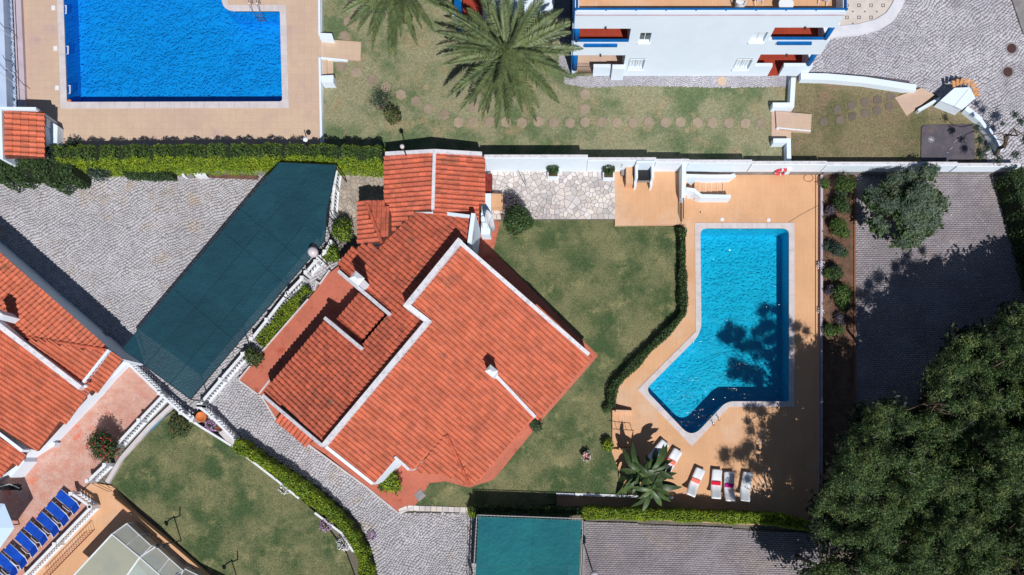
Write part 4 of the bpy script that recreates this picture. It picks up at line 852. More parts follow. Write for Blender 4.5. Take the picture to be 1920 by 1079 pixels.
# edging kerbs of the villa terrace
kb = thing('terrace_kerb', 'pale kerb line edging the terracotta terrace of the villa', 'kerb', P3(480, 720, .3))
for pts in ([(447, 713), (500, 650), (578, 561)], [(590, 545), (594, 529), (600, 533), (618, 507)], [(447, 713), (492, 746), (518, 788)], [(578, 834), (690, 916), (745, 961)], [(748, 962), (776, 953)], [(484, 741), (507, 712)]):
    MB().band(PP(pts, .3), .10, -.05, .345).build('kerb_stone', COPE, kb)
MB().prism(PP([(776, 929), (789, 917), (799, 930), (786, 941)], .3), .28, .33).build('p', CONC).name = 'paving_slab'; tagp(bpy.data.objects['paving_slab'], 'square grey slab at the south corner of the terracotta terrace', 'slab')
wk = thing('stone_kerb', 'low pale stone kerb between terrace corner and the south hedge', 'kerb', P3(820, 956, .1))
pts = PP([(748, 960), (764, 953), (884, 957)], .35)
for a, b in zip(pts[:-1], pts[1:]):
    n = max(1, int(math.dist(a, b) / .38))
    for i in range(n):
        q = [tuple(a[k] + (b[k] - a[k]) * (i + e) / n for k in (0, 1)) for e in (.04, .96)]; MB().band(q, .34, -.05, .32 + random.uniform(0, .03)).build('kerb_stone', FLAG, wk)
# ================================================================ left house
lh = thing('house', 'neighbouring house with layered terracotta roofs at the left edge', 'house', P3(60, 680, 0))
da = Vector((.66, .75)).normalized(); dc = Vector((.80, -.60)).normalized()
PA = Plane(P3(200, 652, 2.6), (-.22 * da.x, -.22 * da.y)); PB = Plane(P3(198, 658, 2.6), (-.20 * dc.x, -.20 * dc.y)); PC_ = Plane(P3(160, 745, 2.45), (-.17 * dc.x, -.17 * dc.y)); PD = Plane(P3(45, 852, 2.3), (-.17 * dc.x, -.17 * dc.y))
rl = Roof()
rl.add([PA.hit(*q) for q in [(-90, 395), (0, 475), (75, 541), (200, 652), (192, 655), (40, 631), (-90, 540)]], PA, tuple(da), 0, parent=lh)
rl.add([PB.hit(*q) for q in [(42, 635), (197, 658), (205, 660), (155, 720), (150, 722), (100, 684)]], PB, tuple(dc), 0, parent=lh)
rl.add([PB.hit(*q) for q in [(207, 658), (229, 676), (170, 742), (161, 728)]], PB, tuple(dc), 0, parent=lh)
rl.add([PC_.hit(*q) for q in [(-90, 545), (0, 612), (158, 735), (161, 746), (70, 846), (55, 842), (0, 806), (-90, 745)]], PC_, tuple(dc), 0, parent=lh)
rl.add([PD.hit(*q) for q in [(-90, 752), (0, 817), (47, 851), (45, 860), (0, 893), (-90, 930)]], PD, tuple(dc), 0, parent=lh)
rl.finish(lh, [TILE], 300)
para(lh, PC_, [(-90, 537), (0, 606), (160, 729)], .32, .5, 2.0, WEATHER); para(lh, PD, [(-90, 742), (0, 808), (50, 846)], .2, .4, 2.0, WHITE); para(lh, PB, [(206, 657), (156, 720)], .16, .14, (-.1,), WHITE)
ridge_tiles(lh, PA.hit(38, 631), PA.hit(197, 656), .13)
MB().prism(PP([(-90, 418), (0, 488), (70, 549), (208, 672), (160, 730), (60, 835), (-90, 930)], 2.1), 0, 2.1).build('wall', WHITE, lh)
MB().band(PP([(-90, 402), (0, 479), (74, 545), (205, 657), (230, 676)], 2.3), .16, 0, 2.35).build('wall', WHITE, lh)
chimney(lh, -3, 590, 3.0, 4.4, .5, R(-40)); MB().ball(P3(161, 724, 3.1), .13, 10, 6).build('finial', WEATHER, lh, True)
MB().band(PP([(234, 678), (170, 742), (121, 797)], .55), .38, 0, .55).build('low_wall', WHITE, lh)
MB().prism(PP([(95, 795), (122, 798), (130, 806), (103, 832), (88, 828)], .1), .03, .1).build('terrace_corner', TERRA, lh); MB().prism(PP([(72, 830), (103, 830), (101, 838), (72, 838)], .6), 0, .6).build('low_wall', WHITE, lh)
MB().prism(PP([(43, 858), (46, 866), (20, 896), (15, 890)], 1.2), 0, 1.2).build('low_wall', WHITE, lh)
MB().lathe([(.28, 0), (.34, .5), (.30, .5)], 14, P3(200, 634, 0)).build('q', CONC).name = 'planter'; tagp(bpy.data.objects['planter'], 'round bluish planter in the shade behind the neighbour house', 'planter')
# ================================================================ long shade canopy
cv = thing('shade_canopy', 'long slanting blue green shade canopy over the cobbled courtyard', 'canopy', P3(420, 540, 0))
ZC = 2.5; CA = [(229, 654), (357, 749), (608, 452), (611, 425), (612, 400), (631, 310), (524, 305)]; ca = PP(CA, ZC)
if area2(ca) < 0: ca = ca[::-1]
E0, D0 = Vector(P(229, 654, ZC)), Vector(P(357, 749, ZC)); ax = (Vector(P(524, 305, ZC)) - E0).normalized(); px_ = Vector((ax.y, -ax.x)); wt = (D0 - E0).dot(px_)
cuts = [0, .34, .70, 1.9]
for i in range(3):
    c1 = clip([tuple(p) for p in ca], *(E0 + px_ * wt * cuts[i]), -px_.x, -px_.y); c1 = clip(c1, *(E0 + px_ * wt * cuts[i + 1]), px_.x, px_.y); lo = -3.0
    for L_ in ([3.2, 7.4, 11.0, 14.2, 30], [2.2, 6.0, 9.4, 12.9, 30], [3.0, 6.6, 10.0, 30])[i]:
        c2 = clip(c1, *(E0 + ax * lo), -ax.x, -ax.y) if len(c1) > 2 else []; c2 = clip(c2, *(E0 + ax * L_), ax.x, ax.y) if len(c2) > 2 else []; lo = L_
        if len(c2) > 2 and abs(area2(c2)) > .02: MB().prism(c2, ZC - .012 + random.uniform(0, .01), ZC + random.uniform(.0, .006)).build('shade_panel', CLOTH, cv)
m = MB()
for i in (1, 2):
    m.tube([(*(E0 + px_ * wt * cuts[i] + ax * .1), ZC + .01), (*(E0 + px_ * wt * cuts[i] + ax * (14.9 - .8 * i)), ZC + .01)], .02, 4)
for L_, i in ((5.0, 0), (9.8, 0), (11.6, 0)): m.tube([(*(E0 + ax * L_ + px_ * .15), ZC + .01), (*(E0 + ax * L_ + px_ * wt * .98), ZC + .01)], .012, 4)
m.build('seam', SEAM, cv); m = MB()
for i in range(len(ca)): a, b = ca[i - 1], ca[i]; m.tube([(*a, ZC - .03), (*b, ZC - .03)], .035, 6)
m.build('frame', DARK, cv)
for px, py in ((229, 654), (357, 749), (440, 650), (524, 551), (606, 450), (612, 400), (629, 313), (525, 308), (430, 415), (330, 535)):
    x, y = P(px, py, ZC); MB().tube([(x, y, 0), (x, y, ZC - .05)], .04, 6).build('post', DARK, cv)
# green canopy
cg = thing('shade_canopy', 'square green shade canopy with laced edges at the bottom edge', 'canopy', P3(990, 1040, 0)); zg = 2.4
q = PP([(897, 969), (1090, 976), (1084, 1120), (890, 1120)], zg); xs = [0, .11, .53, .9, 1.0]; ys = [0, .62, 1.0]
for i in range(4):
    for j in range(2):
        f = lambda u, v: tuple((Vector(q[0]).lerp(Vector(q[1]), u)).lerp(Vector(q[3]).lerp(Vector(q[2]), u), v))
        MB().prism([f(xs[i], ys[j]), f(xs[i + 1] - .001, ys[j]), f(xs[i + 1] - .001, ys[j + 1] - .001), f(xs[i], ys[j + 1] - .001)], zg - .01 + .004 * ((i + j) % 2), zg + .004 * ((i + j) % 2)).build('shade_panel', CLOTHG, cg)
m = MB(); l = MB(); o = PP([(894, 966), (1093, 973), (1087, 1125), (885, 1125)], zg)
for a, b in ((o[0], o[1]), (o[1], o[2]), (o[3], o[0])): m.tube([(*a, zg - .03), (*b, zg - .03)], .028, 6)
def lace(a, b, c, d, n):
    a, b, c, d = map(Vector, (a, b, c, d)); pts = []
    for i in range(2 * n + 1): t = i / (2 * n); pts.append((*((a.lerp(b, t)) if i % 2 else (c.lerp(d, t))), zg + .012))
    l.tube(pts, .010, 4)
lace(o[0], o[1], *PP([(897, 970.5), (1090, 977.5)], zg), 30); lace(o[0], o[3], *PP([(898, 969), (891, 1125)], zg), 24); lace(o[1], o[2], *PP([(1089, 976), (1083, 1125)], zg), 24)
m.build('frame', GALV, cg); l.build('lacing', GALV, cg)
for px, py in ((894, 967), (1093, 974), (886, 1110), (1087, 1110)): x, y = P(px, py, zg); MB().tube([(x, y, 0), (x, y, zg)], .04).build('post', DARK, cg)
tagp(MB().band(PP([(1097, 978), (1092, 1110)], .3), .16, -.05, .3).build('low_wall', CONC), 'narrow concrete kerb wall between the green canopy and the brick parking', 'wall')
cf = thing('chain_link_fence', 'thin chain link fence west of the green canopy', 'fence', P3(888, 1030, 0)); m = MB()
for z in (.1, .8, 1.5): m.tube([P3(888, 962, 0)[:2] + (z,), P3(884, 1110, 0)[:2] + (z,)], .015, 4)
m.build('wire', DARK, cf); m = MB()
for i in range(6): x, y = P(888 - .8 * i, 962 + 28 * i); m.tube([(x, y, 0), (x, y, 1.55)], .025)
m.build('post', DARK, cf)
# ================================================================ balustrades
bm_ = MB().lathe([(.05, 0), (.05, .06), (.03, .10), (.062, .28), (.028, .52), (.05, .60), (.05, .66)], 7); bmesh_ = mesh(bm_.v, bm_.f, True); bmesh_.materials.append(WPLAS)
def balustrade(label, pts, z0=0.0, step=.22, h=.12):
    t = thing('balustrade', label, 'balustrade', P3(*pts[0], z0), 0, 'white balustrades'); w_ = PP(pts, z0)
    MB().band(w_, .24, z0 - .05, z0 + h).build('plinth', WPLAS, t); MB().band(w_, .17, z0 + h + .66, z0 + h + .74).build('handrail', WPLAS, t)
    for a, b in zip(w_[:-1], w_[1:]):
        L = math.dist(a, b); n = max(1, int(L / step))
        for i in range(n):
            o = bpy.data.objects.new('baluster', bmesh_); COL.objects.link(o); o.parent = t; o.location = Vector((a[0] + (b[0] - a[0]) * (i + .5) / n, a[1] + (b[1] - a[1]) * (i + .5) / n, z0 + h)) - t.location
    for p in w_: MB().box((p[0], p[1], z0 + .46), (.24, .24, .98)).build('newel', WPLAS, t)
    return t
balustrade('white balustrade along the courtyard edge right of the canopy top', [(639, 326), (634, 360), (630, 408)], .03)
balustrade('short curved white balustrade between round shrub and long hedge', [(627, 462), (617, 480), (600, 498)], .05); balustrade('white balustrade beside the pink globe lamp', [(605, 490), (582, 518)], .05)
balustrade('thin white fence between canopy and the garden strip', [(575, 528), (548, 556), (510, 605), (482, 640)], .05)
balustrade('long white balustrade between the canopy and the driveway', [(466, 668), (425, 715), (385, 762)]); balustrade('white balustrade below the canopy end above the small lawn', [(242, 674), (312, 740), (352, 776), (372, 790)])
balustrade('white balustrade running down beside the pink terrace to the red flower bush', [(318, 745), (275, 790), (232, 836)]); balustrade('short white balustrade below the red flower bush', [(212, 872), (180, 902)])
balustrade('white balustrade beside the flower pots at the driveway corner', [(385, 765), (410, 785), (452, 828)]); balustrade('white balustrade behind the row of blue loungers', [(186, 950), (120, 1018), (55, 1085)]); balustrade('short white balustrade at the head of the blue lounger row', [(150, 925), (184, 948)])
# low white kerbs
tagp(MB().band(PP([(345, 780), (375, 800), (440, 840), (520, 902), (560, 935)], .25), .14, 0, .25).build('garden_kerb', WPLAS), 'pale kerb between the lower left lawn and the curved hedge', 'kerb'); tagp(MB().band(PP([(590, 962), (640, 1000), (662, 1035)], .25), .14, 0, .25).build('garden_kerb', WPLAS), 'short pale kerb with white flowers near the bottom of the curved hedge', 'kerb')
tagp(MB().prism(PP([(410, 812), (428, 800), (452, 824), (434, 838)], .2), 0, .2).build('stone_slab', COPE), 'pale square slab between the brown pot and the curved hedge', 'slab')
tagp(MB().band(PP([(322, 760), (280, 800), (228, 858), (200, 905)], .3), .26, 0, .3).build('pale_kerb_wall', COPE), 'pale kerb wall between white balustrade and lower left lawn', 'wall')
ho = MB(); hp = [P3(315, 775, .14), P3(290, 802, .14), P3(262, 822, .14), P3(235, 850, .14), P3(222, 878, .14), P3(205, 888, .14), P3(218, 872, .14), P3(250, 838, .14), P3(300, 790, .14)]
tagp(ho.tube(hp, .022, 5).build('garden_hose', M('blue_hose', srgb(70, 130, 170))), 'thin blue garden hose lying along the pale kerb wall', 'hose')
def pot(label, px, py, z, r, h, mat, pl=None):
    t = thing('flower_pot', label, 'flower pot', P3(px, py, z)); x, y = P(px, py, z)
    MB().lathe([(r * .65, z), (r, z + h * .9), (r * 1.08, z + h), (r * .9, z + h), (r * .85, z + h - .04)], 16, (x, y, 0)).build('pot', mat, t, True)
    MB().lathe([(r * .9, z + h - .06), (r * .1, z + h - .05)], 12, (x, y, 0)).build('soil', SOIL, t)
    if pl:
        p, d = blob_pts((x, y, z + h + .05), r * 1.1, 400, .6); leaves('foliage', p, d, .08, L_BOX, t); k = rng.integers(0, 400, 160); tagp(leaves('flowers', p[k] + d[k] * .05, d[k], .09, pl, t, aspect=.9, jit=.3), kind='stuff')
    return t
pot('large round orange clay pot at the driveway corner', 384, 783, 0, .33, .55, ORPOT); pot('small square looking brown pot beside purple flowers', 413, 804, 0, .16, .3, BRPOT); pot('clay pot of white flowers standing on the central lawn', 1099, 856, .28, .28, .42, ORPOT, PETALW)
def flowers(label, px, py, z, r, n, mat, h=.3):
    x, y = P(px, py, z + h / 2); t = thing('flower_clump', label, 'flowers', (x, y, z)); p, d = blob_pts((x, y, z + h * .4), r, n, .6); leaves('foliage', p, d, .08, L_BOX, t); k = rng.integers(0, n, n); tagp(leaves('petals', p[k] + d[k] * .06 + [0, 0, .04], d[k] * .3 + [0, 0, 1], .07, mat, t, aspect=.9, jit=.3), kind='stuff')
flowers('purple and white flowers between orange and brown pots', 398, 797, 0, .42, 350, PETALP); flowers('white flowers at the south side of the curved hedge', 536, 915, 0, .4, 300, PETALW); flowers('purple flower clump beside the lower curved hedge', 612, 985, .1, .4, 260, PETALP, .35)
flowers('white flowers near the bottom kerb of the curved hedge', 645, 1020, .1, .45, 320, PETALW); flowers('dark purple flowers where the hedge shade meets the driveway', 696, 1006, 0, .28, 160, PETALP); flowers('white flowers by the dark fence of the planting bed', 1540, 498, .0, .25, 160, PETALW); flowers('small white flowers on the fence near the middle of the bed', 1539, 583, .0, .18, 90, PETALW)
# ================================================================ barbecue, stairs, rails on the upper deck
bb = thing('barbecue', 'white masonry barbecue with black grill against the long boundary wall', 'barbecue', P3(1203, 330, .5)); bx, byy = P(1204, 345, .5); 
for a in (-.52, .52): MB().box((bx + a, 18.9, 1.15), (.16, 1.0, 1.3)).build('side_wall', WHITE, bb)
MB().box((bx, 19.28, 1.35), (1.16, .14, 1.7)).build('back_wall', WHITE, bb); MB().box((bx, 18.85, 1.02), (.86, .8, .08)).build('hearth', CONC, bb); MB().box((bx, 18.75, 1.3), (.86, .6, .05)).build('grill', DARK, bb)
for a in (-.52, .52): MB().box((bx + a, 18.3, .8), (.14, .3, .6)).build('front_leg', WHITE, bb)
cb = thing('counter_cabinet', 'small orange topped block left of the barbecue', 'counter', P3(1178, 320, .5)); MB().prism(PP([(1174, 313), (1187, 313), (1187, 345), (1174, 345)], 1.2), .5, 1.2).build('block', DECK, cb); MB().prism(PP([(1165, 316), (1173.5, 314), (1173.5, 328), (1165, 328)], .8), .5, .8).build('niche', CONC, cb)
sw = thing('stair_wall', 'thick white wall between the barbecue deck and the stairs', 'wall', P3(1280, 350, 0)); MB().band(PP([(1283, 297), (1283, 368)], 1.7), .26, 0, [1.72, 1.45]).build('wall_section', WHITE, sw)
MB().band(PP([(1284, 331), (1330, 331), (1373, 326), (1385, 318)], 1.1), .22, 0, [1.2, 1.1, .7, .3]).build('wall_section', WHITE, sw)
MB().band(PP([(1285, 358), (1300, 359), (1316, 366), (1372, 366)], 1.0), .22, 0, [1.3, 1.2, .85, .75]).build('wall_section', WHITE, sw)
MB().prism(PP([(1286, 322), (1373, 322), (1373, 333), (1286, 335)], .3), 0, .3).build('ledge', DECK, sw)
st = thing('staircase', 'orange tiled steps going down between curved white walls to the pool deck', 'stairs', P3(1335, 355, 0))
for i in range(5):
    a = 1302 + i * 11; MB().prism(PP([(a, 338), (a + 10.6, 338), (a + 10.6, 372), (a, 372)], .4), 0, .5 - .09 * i - .05).build('step', DECK, st); MB().prism(PP([(a + 9.6, 338), (a + 10.9, 338), (a + 10.9, 370), (a + 9.6, 370)], .5 - .09 * i - .045), .5 - .09 * i - .05, .5 - .09 * i - .035).build('nosing', COPE, st)
rr = thing('railing', 'dark metal railing on the east edge of the upper deck', 'railing', P3(1277, 395, .5)); m = MB(); xa, ya = P(1277, 372, .5); xb, yb = P(1277, 418, .5)
MB().tube([(xa, ya, 1.35), (xb, yb, 1.35)], .025).build('handrail', DARK, rr); MB().tube([(xa, ya, .6), (xb, yb, .6)], .02).build('lower_rail', DARK, rr)
for i in range(12): q = ya + (yb - ya) * i / 11; m.tube([(xa, q, .5), (xa, q, 1.35)], .014, 4)
m.build('upright', DARK, rr)
hr = thing('handrail', 'black handrail beside the small stair from lawn to pool deck', 'handrail', P3(1160, 805, 0)); x0, y0 = P(1147, 806); x1, y1 = P(1185, 808)
MB().tube([(x0, y0, .28), (x0, y0, 1.1), (x1 - .3, y1, .85), (x1, y1, .80), (x1, y1, 0)], .022).build('rail', DARK, hr)
for i in range(3): x = x0 + (x1 - x0) * (i + 1) / 4.2; MB().tube([(x, y0, .0), (x, y0, 1.0 - .06 * i)], .014).build('upright', DARK, hr)
hs2 = thing('garden_steps', 'orange tiled steps from the central lawn to the pool deck', 'steps', P3(1160, 800, 0))
for i in range(3): MB().prism(PP([(1148 + 12 * i, 770), (1159.5 + 12 * i, 770), (1159.5 + 12 * i, 838), (1148 + 12 * i, 838)], .2), .0, .27 - .08 * i).build('step', DECK, hs2)
tagp(MB().band(PP([(1154, 771), (1166, 771), (1187, 771)], .5), .12, 0, [.75, .55, .3]).build('stair_side_wall', DECK), 'orange side wall at the upper end of the small lawn steps', 'wall'); tagp(MB().band(PP([(1160, 842), (1172, 842), (1190, 842)], .5), .12, 0, [.75, .55, .3]).build('stair_side_wall', DECK), 'orange side wall at the lower end of the small lawn steps', 'wall')
tagp(MB().band(PP([(1043, 926), (1150, 930), (1262, 934)], .32), .16, 0, .33).build('retaining_wall', WPLAS), 'thin white retaining wall between central lawn and the shaded deck strip', 'wall')
for i, (a, b) in enumerate(((1354, 412), (1441, 413))): tagp(MB().lathe([(.13, 0), (.13, .03), (.04, .04)], 12, P3(a, b, .002)).build('filter_lid', WPLAS), 'round white filter lid above the turquoise pool, ' + ('left', 'right') [i] + ' one', 'lid', 'filter lids')
tagp(MB().lathe([(.05, 0), (.05, .01)], 10, P3(1313, 398, .002)).build('drain_cover', DARK), 'tiny dark drain in the orange deck above the pool', 'drain')
# fence along the deck
fw = thing('boundary_fence', 'low lilac wall with dark rail between pool deck and planting bed', 'fence', P3(1537, 660, 0)); MB().band(PP([(1541, 328), (1540, 1010)], .3), .16, -.05, .3).build('base_wall', LILAC, fw)
m = MB().tube([P3(1537.5, 328, .48), P3(1537, 1008, .48)], .03, 5); m.build('rail', DARK, fw); pm = mesh(*(lambda q: (q.v, q.f))(MB().tube([(0, 0, 0), (0, 0, .49)], .025, 5))); pm.materials.append(DARK)
for i in range(26): o = at(pm, 'post', 1539 - .02 * i, 330 + 27 * i, .0, fw); o.location -= fw.location
tagp(MB().band(PP([(1603, 330), (1603, 1010)], .1), .10, -.05, .1).build('bed_edging', M('rusty_edging', srgb(138, 92, 66))), 'thin reddish edging between planting bed and brick parking', 'edging')
hz = [P3(1516 + 9 * math.cos(R(a)), 334 + 7 * math.sin(R(a)), .03) for a in range(0, 390, 30)]; tagp(MB().tube(hz, .015, 5).build('coiled_hose', BRPOT), 'coiled brown hose on the deck corner below the boundary wall', 'hose')
tagp(MB().tube([P3(1479, 417, .02), P3(1500, 404, .02), P3(1533, 386, .02)], .008, 4).build('cable', DARK), 'thin cable lying on the orange deck right of the pool top', 'cable')
# planters
for i, (px, py) in enumerate(((1037, 324), (1140, 326))):
    x, y = P(px, py + 8, .5); t = thing('planter', ('square white planter with clipped shrub against the boundary wall', 'square white planter with shaggy shrub at the corner of the orange deck')[i], 'planter', (x, y, .5)); MB().box((x, y + .15, .72), (.72, .72, .44)).build('pot', WHITE, t); MB().box((x, y + .15, .945), (.6, .6, .02)).build('soil', SOIL, t)
    p, d = blob_pts((x, y + .25, 1.3), .42, 900, .8); leaves('foliage', p, d, .11, L_BOX if i else L_HEDGE_D, t)
tl = thing('garden_tool', 'thin dark garden tool leaning on the wall by the crazy paving', 'tool', P3(985, 345, .5)); MB().tube([P3(972, 321, 1.2), P3(987, 352, .52)], .018).build('handle', DARK, tl); MB().tube([P3(983, 330, .9), P3(986, 350, .53)], .012).build('prong', DARK, tl)
# ================================================================ loungers
def lounger_profile(): return [(-.98, .28), (-.9, .31), (-.4, .30), (0, .27), (.25, .28), (.55, .44), (.85, .66), (.97, .72)]
def make_lounger():
    t = thing('sun_lounger', 'x', 'sun lounger', (0, 0, 0), 0, 'white loungers on the orange deck'); pr = lounger_profile(); w_ = .33; v = []; f = []
    for (u, z) in pr:
        ww = w_ * (.9 if abs(u) > .95 else 1.0)
        for k in range(5): a = -1 + k / 2; v.append((a * ww, u, z + (.03 * a * a)))
    n = len(pr)
    for i in range(n - 1):
        for k in range(4): f.append((i * 5 + k, i * 5 + k + 1, (i + 1) * 5 + k + 1, (i + 1) * 5 + k))
    o = len(v); v += [(x, y, z - .05) for x, y, z in v]; f += [tuple(q + o for q in reversed(g)) for g in f[:4 * (n - 1)]]
    for i in range(n - 1): f += [(i * 5, (i + 1) * 5, (i + 1) * 5 + o, i * 5 + o), (i * 5 + 4, i * 5 + 4 + o, (i + 1) * 5 + 4 + o, (i + 1) * 5 + 4)]
    f += [(4, 3, 2, 1, 0, o, o + 1, o + 2, o + 3, o + 4), tuple((n - 1) * 5 + k for k in range(5)) + tuple((n - 1) * 5 + o + k for k in (4, 3, 2, 1, 0))]
    link('shell', mesh(v, f, True), WPLAS, t, True); 
    for a in (-1, 1):
        for b in (-.8, .5): MB().tube([(a * .26, b, .26), (a * .28, b - .04, 0)], .03, 6).build('leg', WPLAS, t, local=True)
    MB().tube([(-.3, -.8, .1), (.3, -.8, .1)], .02).build('crossbar', WPLAS, t, local=True); return t
L0_ = make_lounger()
def lounge(label, tx, ty, bx_, by_, towel=None, first=False, tu=-.05):
    a = Vector(P(tx, ty, .3)); b = Vector(P(bx_, by_, .72)); c = (a + b) / 2; d = b - a; rz = math.atan2(-d.x, d.y); o = L0_ if first else dup(L0_, (0, 0, 0), 0); o.location = (c.x, c.y, 0); o.rotation_euler = (0, 0, rz); o['label'] = label
    if towel:
        w2 = thing('towel', 'folded ' + towel[0] + ' lying across the ' + towel[1], 'towel', (c.x, c.y, .32), rz + random.uniform(-.1, .1)); MB().box((0, tu, .015), (.60, .26, .045)).build('cloth', towel[2], w2, local=True); MB().box((.02, tu + .01, .045), (.56, .22, .02)).build('fold', towel[2], w2, local=True)
lounge('white lounger under the banana plant, farthest left, in leaf shade', 1246, 832, 1217, 868, None, True)
lounge('white lounger with salmon towel half hidden by the banana plant', 1268, 851, 1250, 884, ('salmon towel', 'lounger beside the banana plant', SALM)); lounge('tilted white lounger with salmon towel standing alone', 1314, 880, 1295, 929, ('salmon towel', 'tilted lone lounger', SALM), tu=-.1)
lounge('straight white lounger with a red towel', 1345, 881, 1343, 935, ('red towel', 'straight lounger', REDW)); lounge('straight white lounger with a magenta towel', 1367, 885, 1370, 940, ('magenta towel', 'lounger next to the red one', MAGW)); lounge('white lounger without towel at the edge of the tree shade', 1403, 886, 1397, 940)
def make_blue():
    t = thing('blue_lounger', 'x', 'sun lounger', (0, 0, 0), 0, 'blue loungers in a row on the pink terrace')
    for a in (-1, 1):
        MB().tube([(a * .33, -.95, .32), (a * .33, .35, .32), (a * .33, .9, .62)], .028, 6).build('side_rail', WPLAS, t, True, True); MB().tube([(a * .33, -.2, .34), (a * .40, -.1, .5), (a * .40, .4, .52), (a * .34, .5, .42)], .025, 6).build('armrest', WPLAS, t, True, True)
        for b in (-.75, .3): MB().tube([(a * .33, b, .3), (a * .34, b, 0)], .026, 6).build('leg', WPLAS, t, local=True)
    MB().add([(-.31, -.95, .33), (.31, -.95, .33), (.31, .33, .33), (-.31, .33, .33)], [(0, 1, 2, 3)]).build('seat_sling', BLUEF, t, local=True)
    MB().add([(-.31, .34, .335), (.31, .34, .335), (.31, .92, .64), (-.31, .92, .64)], [(0, 1, 2, 3)]).build('back_sling', BLUEF, t, local=True); return t
B0 = make_blue(); ords = ['nearest the small balustrade, topmost of its row', 'second from the top of the row', 'third from the top of the row', 'fourth from the top of the row', 'fifth from the top of the row', 'sixth from the top of the row', 'seventh from the top of the row', 'eighth, lowest of the row']
for i, (a, b) in enumerate(((130, 942), (111, 964), (93, 984), (71, 1001), (53, 1021), (33, 1044), (16, 1061), (-3, 1082))):
    o = B0 if i == 0 else dup(B0, (0, 0, 0), 0); x, y = P(a, b, .35); o.location = (x, y, .03); o.rotation_euler = (0, 0, R(-130.5) + random.uniform(-.04, .04)); o['label'] = 'blue sling lounger with white frame, ' + ords[i]
pa = thing('parasol', 'large pale square parasol at the left edge below the neighbour house', 'parasol', P3(-20, 1010, 0)); q = PP([(-60, 940), (8, 945), (27, 990), (-5, 1035), (-70, 1030)], 2.4); c = P(-25, 990, 2.75); v = [(*p, 2.4) for p in q] + [(*c, 2.75)]
for i in range(5): MB().add([v[i], v[(i + 1) % 5], v[5], (v[i][0], v[i][1], 2.38), (v[(i + 1) % 5][0], v[(i + 1) % 5][1], 2.38), (c[0], c[1], 2.73)], [(0, 1, 2), (5, 4, 3), (0, 3, 4, 1)]).build('canopy_panel', M('pale_blue_canvas', srgb(190, 212, 236)) if i == 0 else bpy.data.materials['pale_blue_canvas'], pa)
MB().tube([(*c, 0), (*c, 2.8)], .04).build('pole', DARK, pa)
fp = thing('folded_furniture', 'heap of dark folded garden furniture by the neighbour house wall', 'furniture', P3(20, 912, 0)); m = MB()
for i in range(7): m.tube([P3(-10 + random.uniform(0, 8), 906 + i * 2.4, .5 + .1 * (i % 3)), P3(15, 910 + (i % 3) * 4, .8), P3(38 + random.uniform(-4, 3), 908 + i * 2, .5)], .05, 5)
m.build('frame', DARK, fp); m = MB(); m.tube([P3(0, 913, .9), P3(18, 908, .95), P3(36, 916, .8)], .04); m.build('pale_frame', GALV, fp)
# ================================================================ pool enclosure
pe = thing('pool_enclosure', 'telescopic translucent pool enclosure with white ribs at the bottom left', 'pool enclosure', P3(260, 1060, 0))
def qd(px, py, z): return P3(px, py, z)
secs = [([(130, 1088), (210, 1002), (238, 982), (256, 980)], [(195, 1140), (262, 1045), (284, 1024), (302, 1021)], (2.05, 2.0, 1.4, .1)),
        ([(225, 1085), (262, 1045), (292, 1025), (311, 1023)], [(285, 1150), (330, 1105), (343, 1070), (357, 1063)], (1.75, 1.7, 1.15, .1)),
        ([(300, 1110), (331, 1079), (347, 1067), (364, 1062)], [(380, 1160), (410, 1125), (415, 1100), (420, 1095)], (1.5, 1.45, .95, .1))]
for si, (A_, B_, Z) in enumerate(secs):
    a = [Vector(qd(*A_[k], Z[k])) for k in range(4)]; b = [Vector(qd(*B_[k], Z[k])) for k in range(4)]
    for k in range(3):
        q = [a[k], b[k], b[k + 1], a[k + 1]]; n = (q[1] - q[0]).cross(q[3] - q[0]).normalized() * .012
        m = MB().add([tuple(p - n) for p in q] + [tuple(p + n) for p in q], [(0, 1, 2, 3), (7, 6, 5, 4), (0, 4, 5, 1), (1, 5, 6, 2), (2, 6, 7, 3), (3, 7, 4, 0)]).build('panel', (PCARBM if si == 0 and k == 0 else PCARB), pe)
    for k in range(4): MB().tube([a[k], b[k]], .05 if k < 2 else .035, 6).build('longitudinal_bar', WPLAS, pe)
    for e in (a, b): MB().tube(e, .055, 6).build('rib', WPLAS, pe)
    MB().tube([a[1].lerp(b[1], .5), a[2].lerp(b[2], .5), a[3].lerp(b[3], .5)], .03, 6).build('rib', WPLAS, pe)
tagp(MB().prism(PP([(190, 1100), (262, 1030), (300, 1050), (330, 1100)]), .014, .035).build('covered_pool', M('covered_pool_water', (.12, .38, .45), rough=.1, spec=.6)), 'pale turquoise water under the telescopic enclosure', 'pool')
ow = thing('orange_wall', 'low orange wall between the pool enclosure and the lower left lawn', 'wall', P3(300, 1010, 0)); MB().band(PP([(208, 930), (252, 968), (330, 1032), (420, 1110)], .5), .22, -.05, .5).build('wall_section', DECK, ow); MB().band(PP([(215, 934), (250, 962)], .52), .06, .5, .53).build('inset_slot', BRPOT, ow)
rd = thing('railing', 'reddish metal railing on the terrace beside the pool enclosure', 'railing', P3(130, 1050, 0)); m = MB(); a, b = P(178, 994, .0), P(92, 1082, .0)
MB().tube([(*a, .9), (*b, .9)], .025).build('top_rail', M('rust_red_paint', srgb(140, 66, 52)), rd); MB().tube([(*a, .1), (*b, .1)], .02).build('bottom_rail', bpy.data.materials['rust_red_paint'], rd)
for i in range(22): t = i / 21; m.tube([(a[0] + (b[0] - a[0]) * t, a[1] + (b[1] - a[1]) * t, 0), (a[0] + (b[0] - a[0]) * t, a[1] + (b[1] - a[1]) * t, .9)], .012, 4)
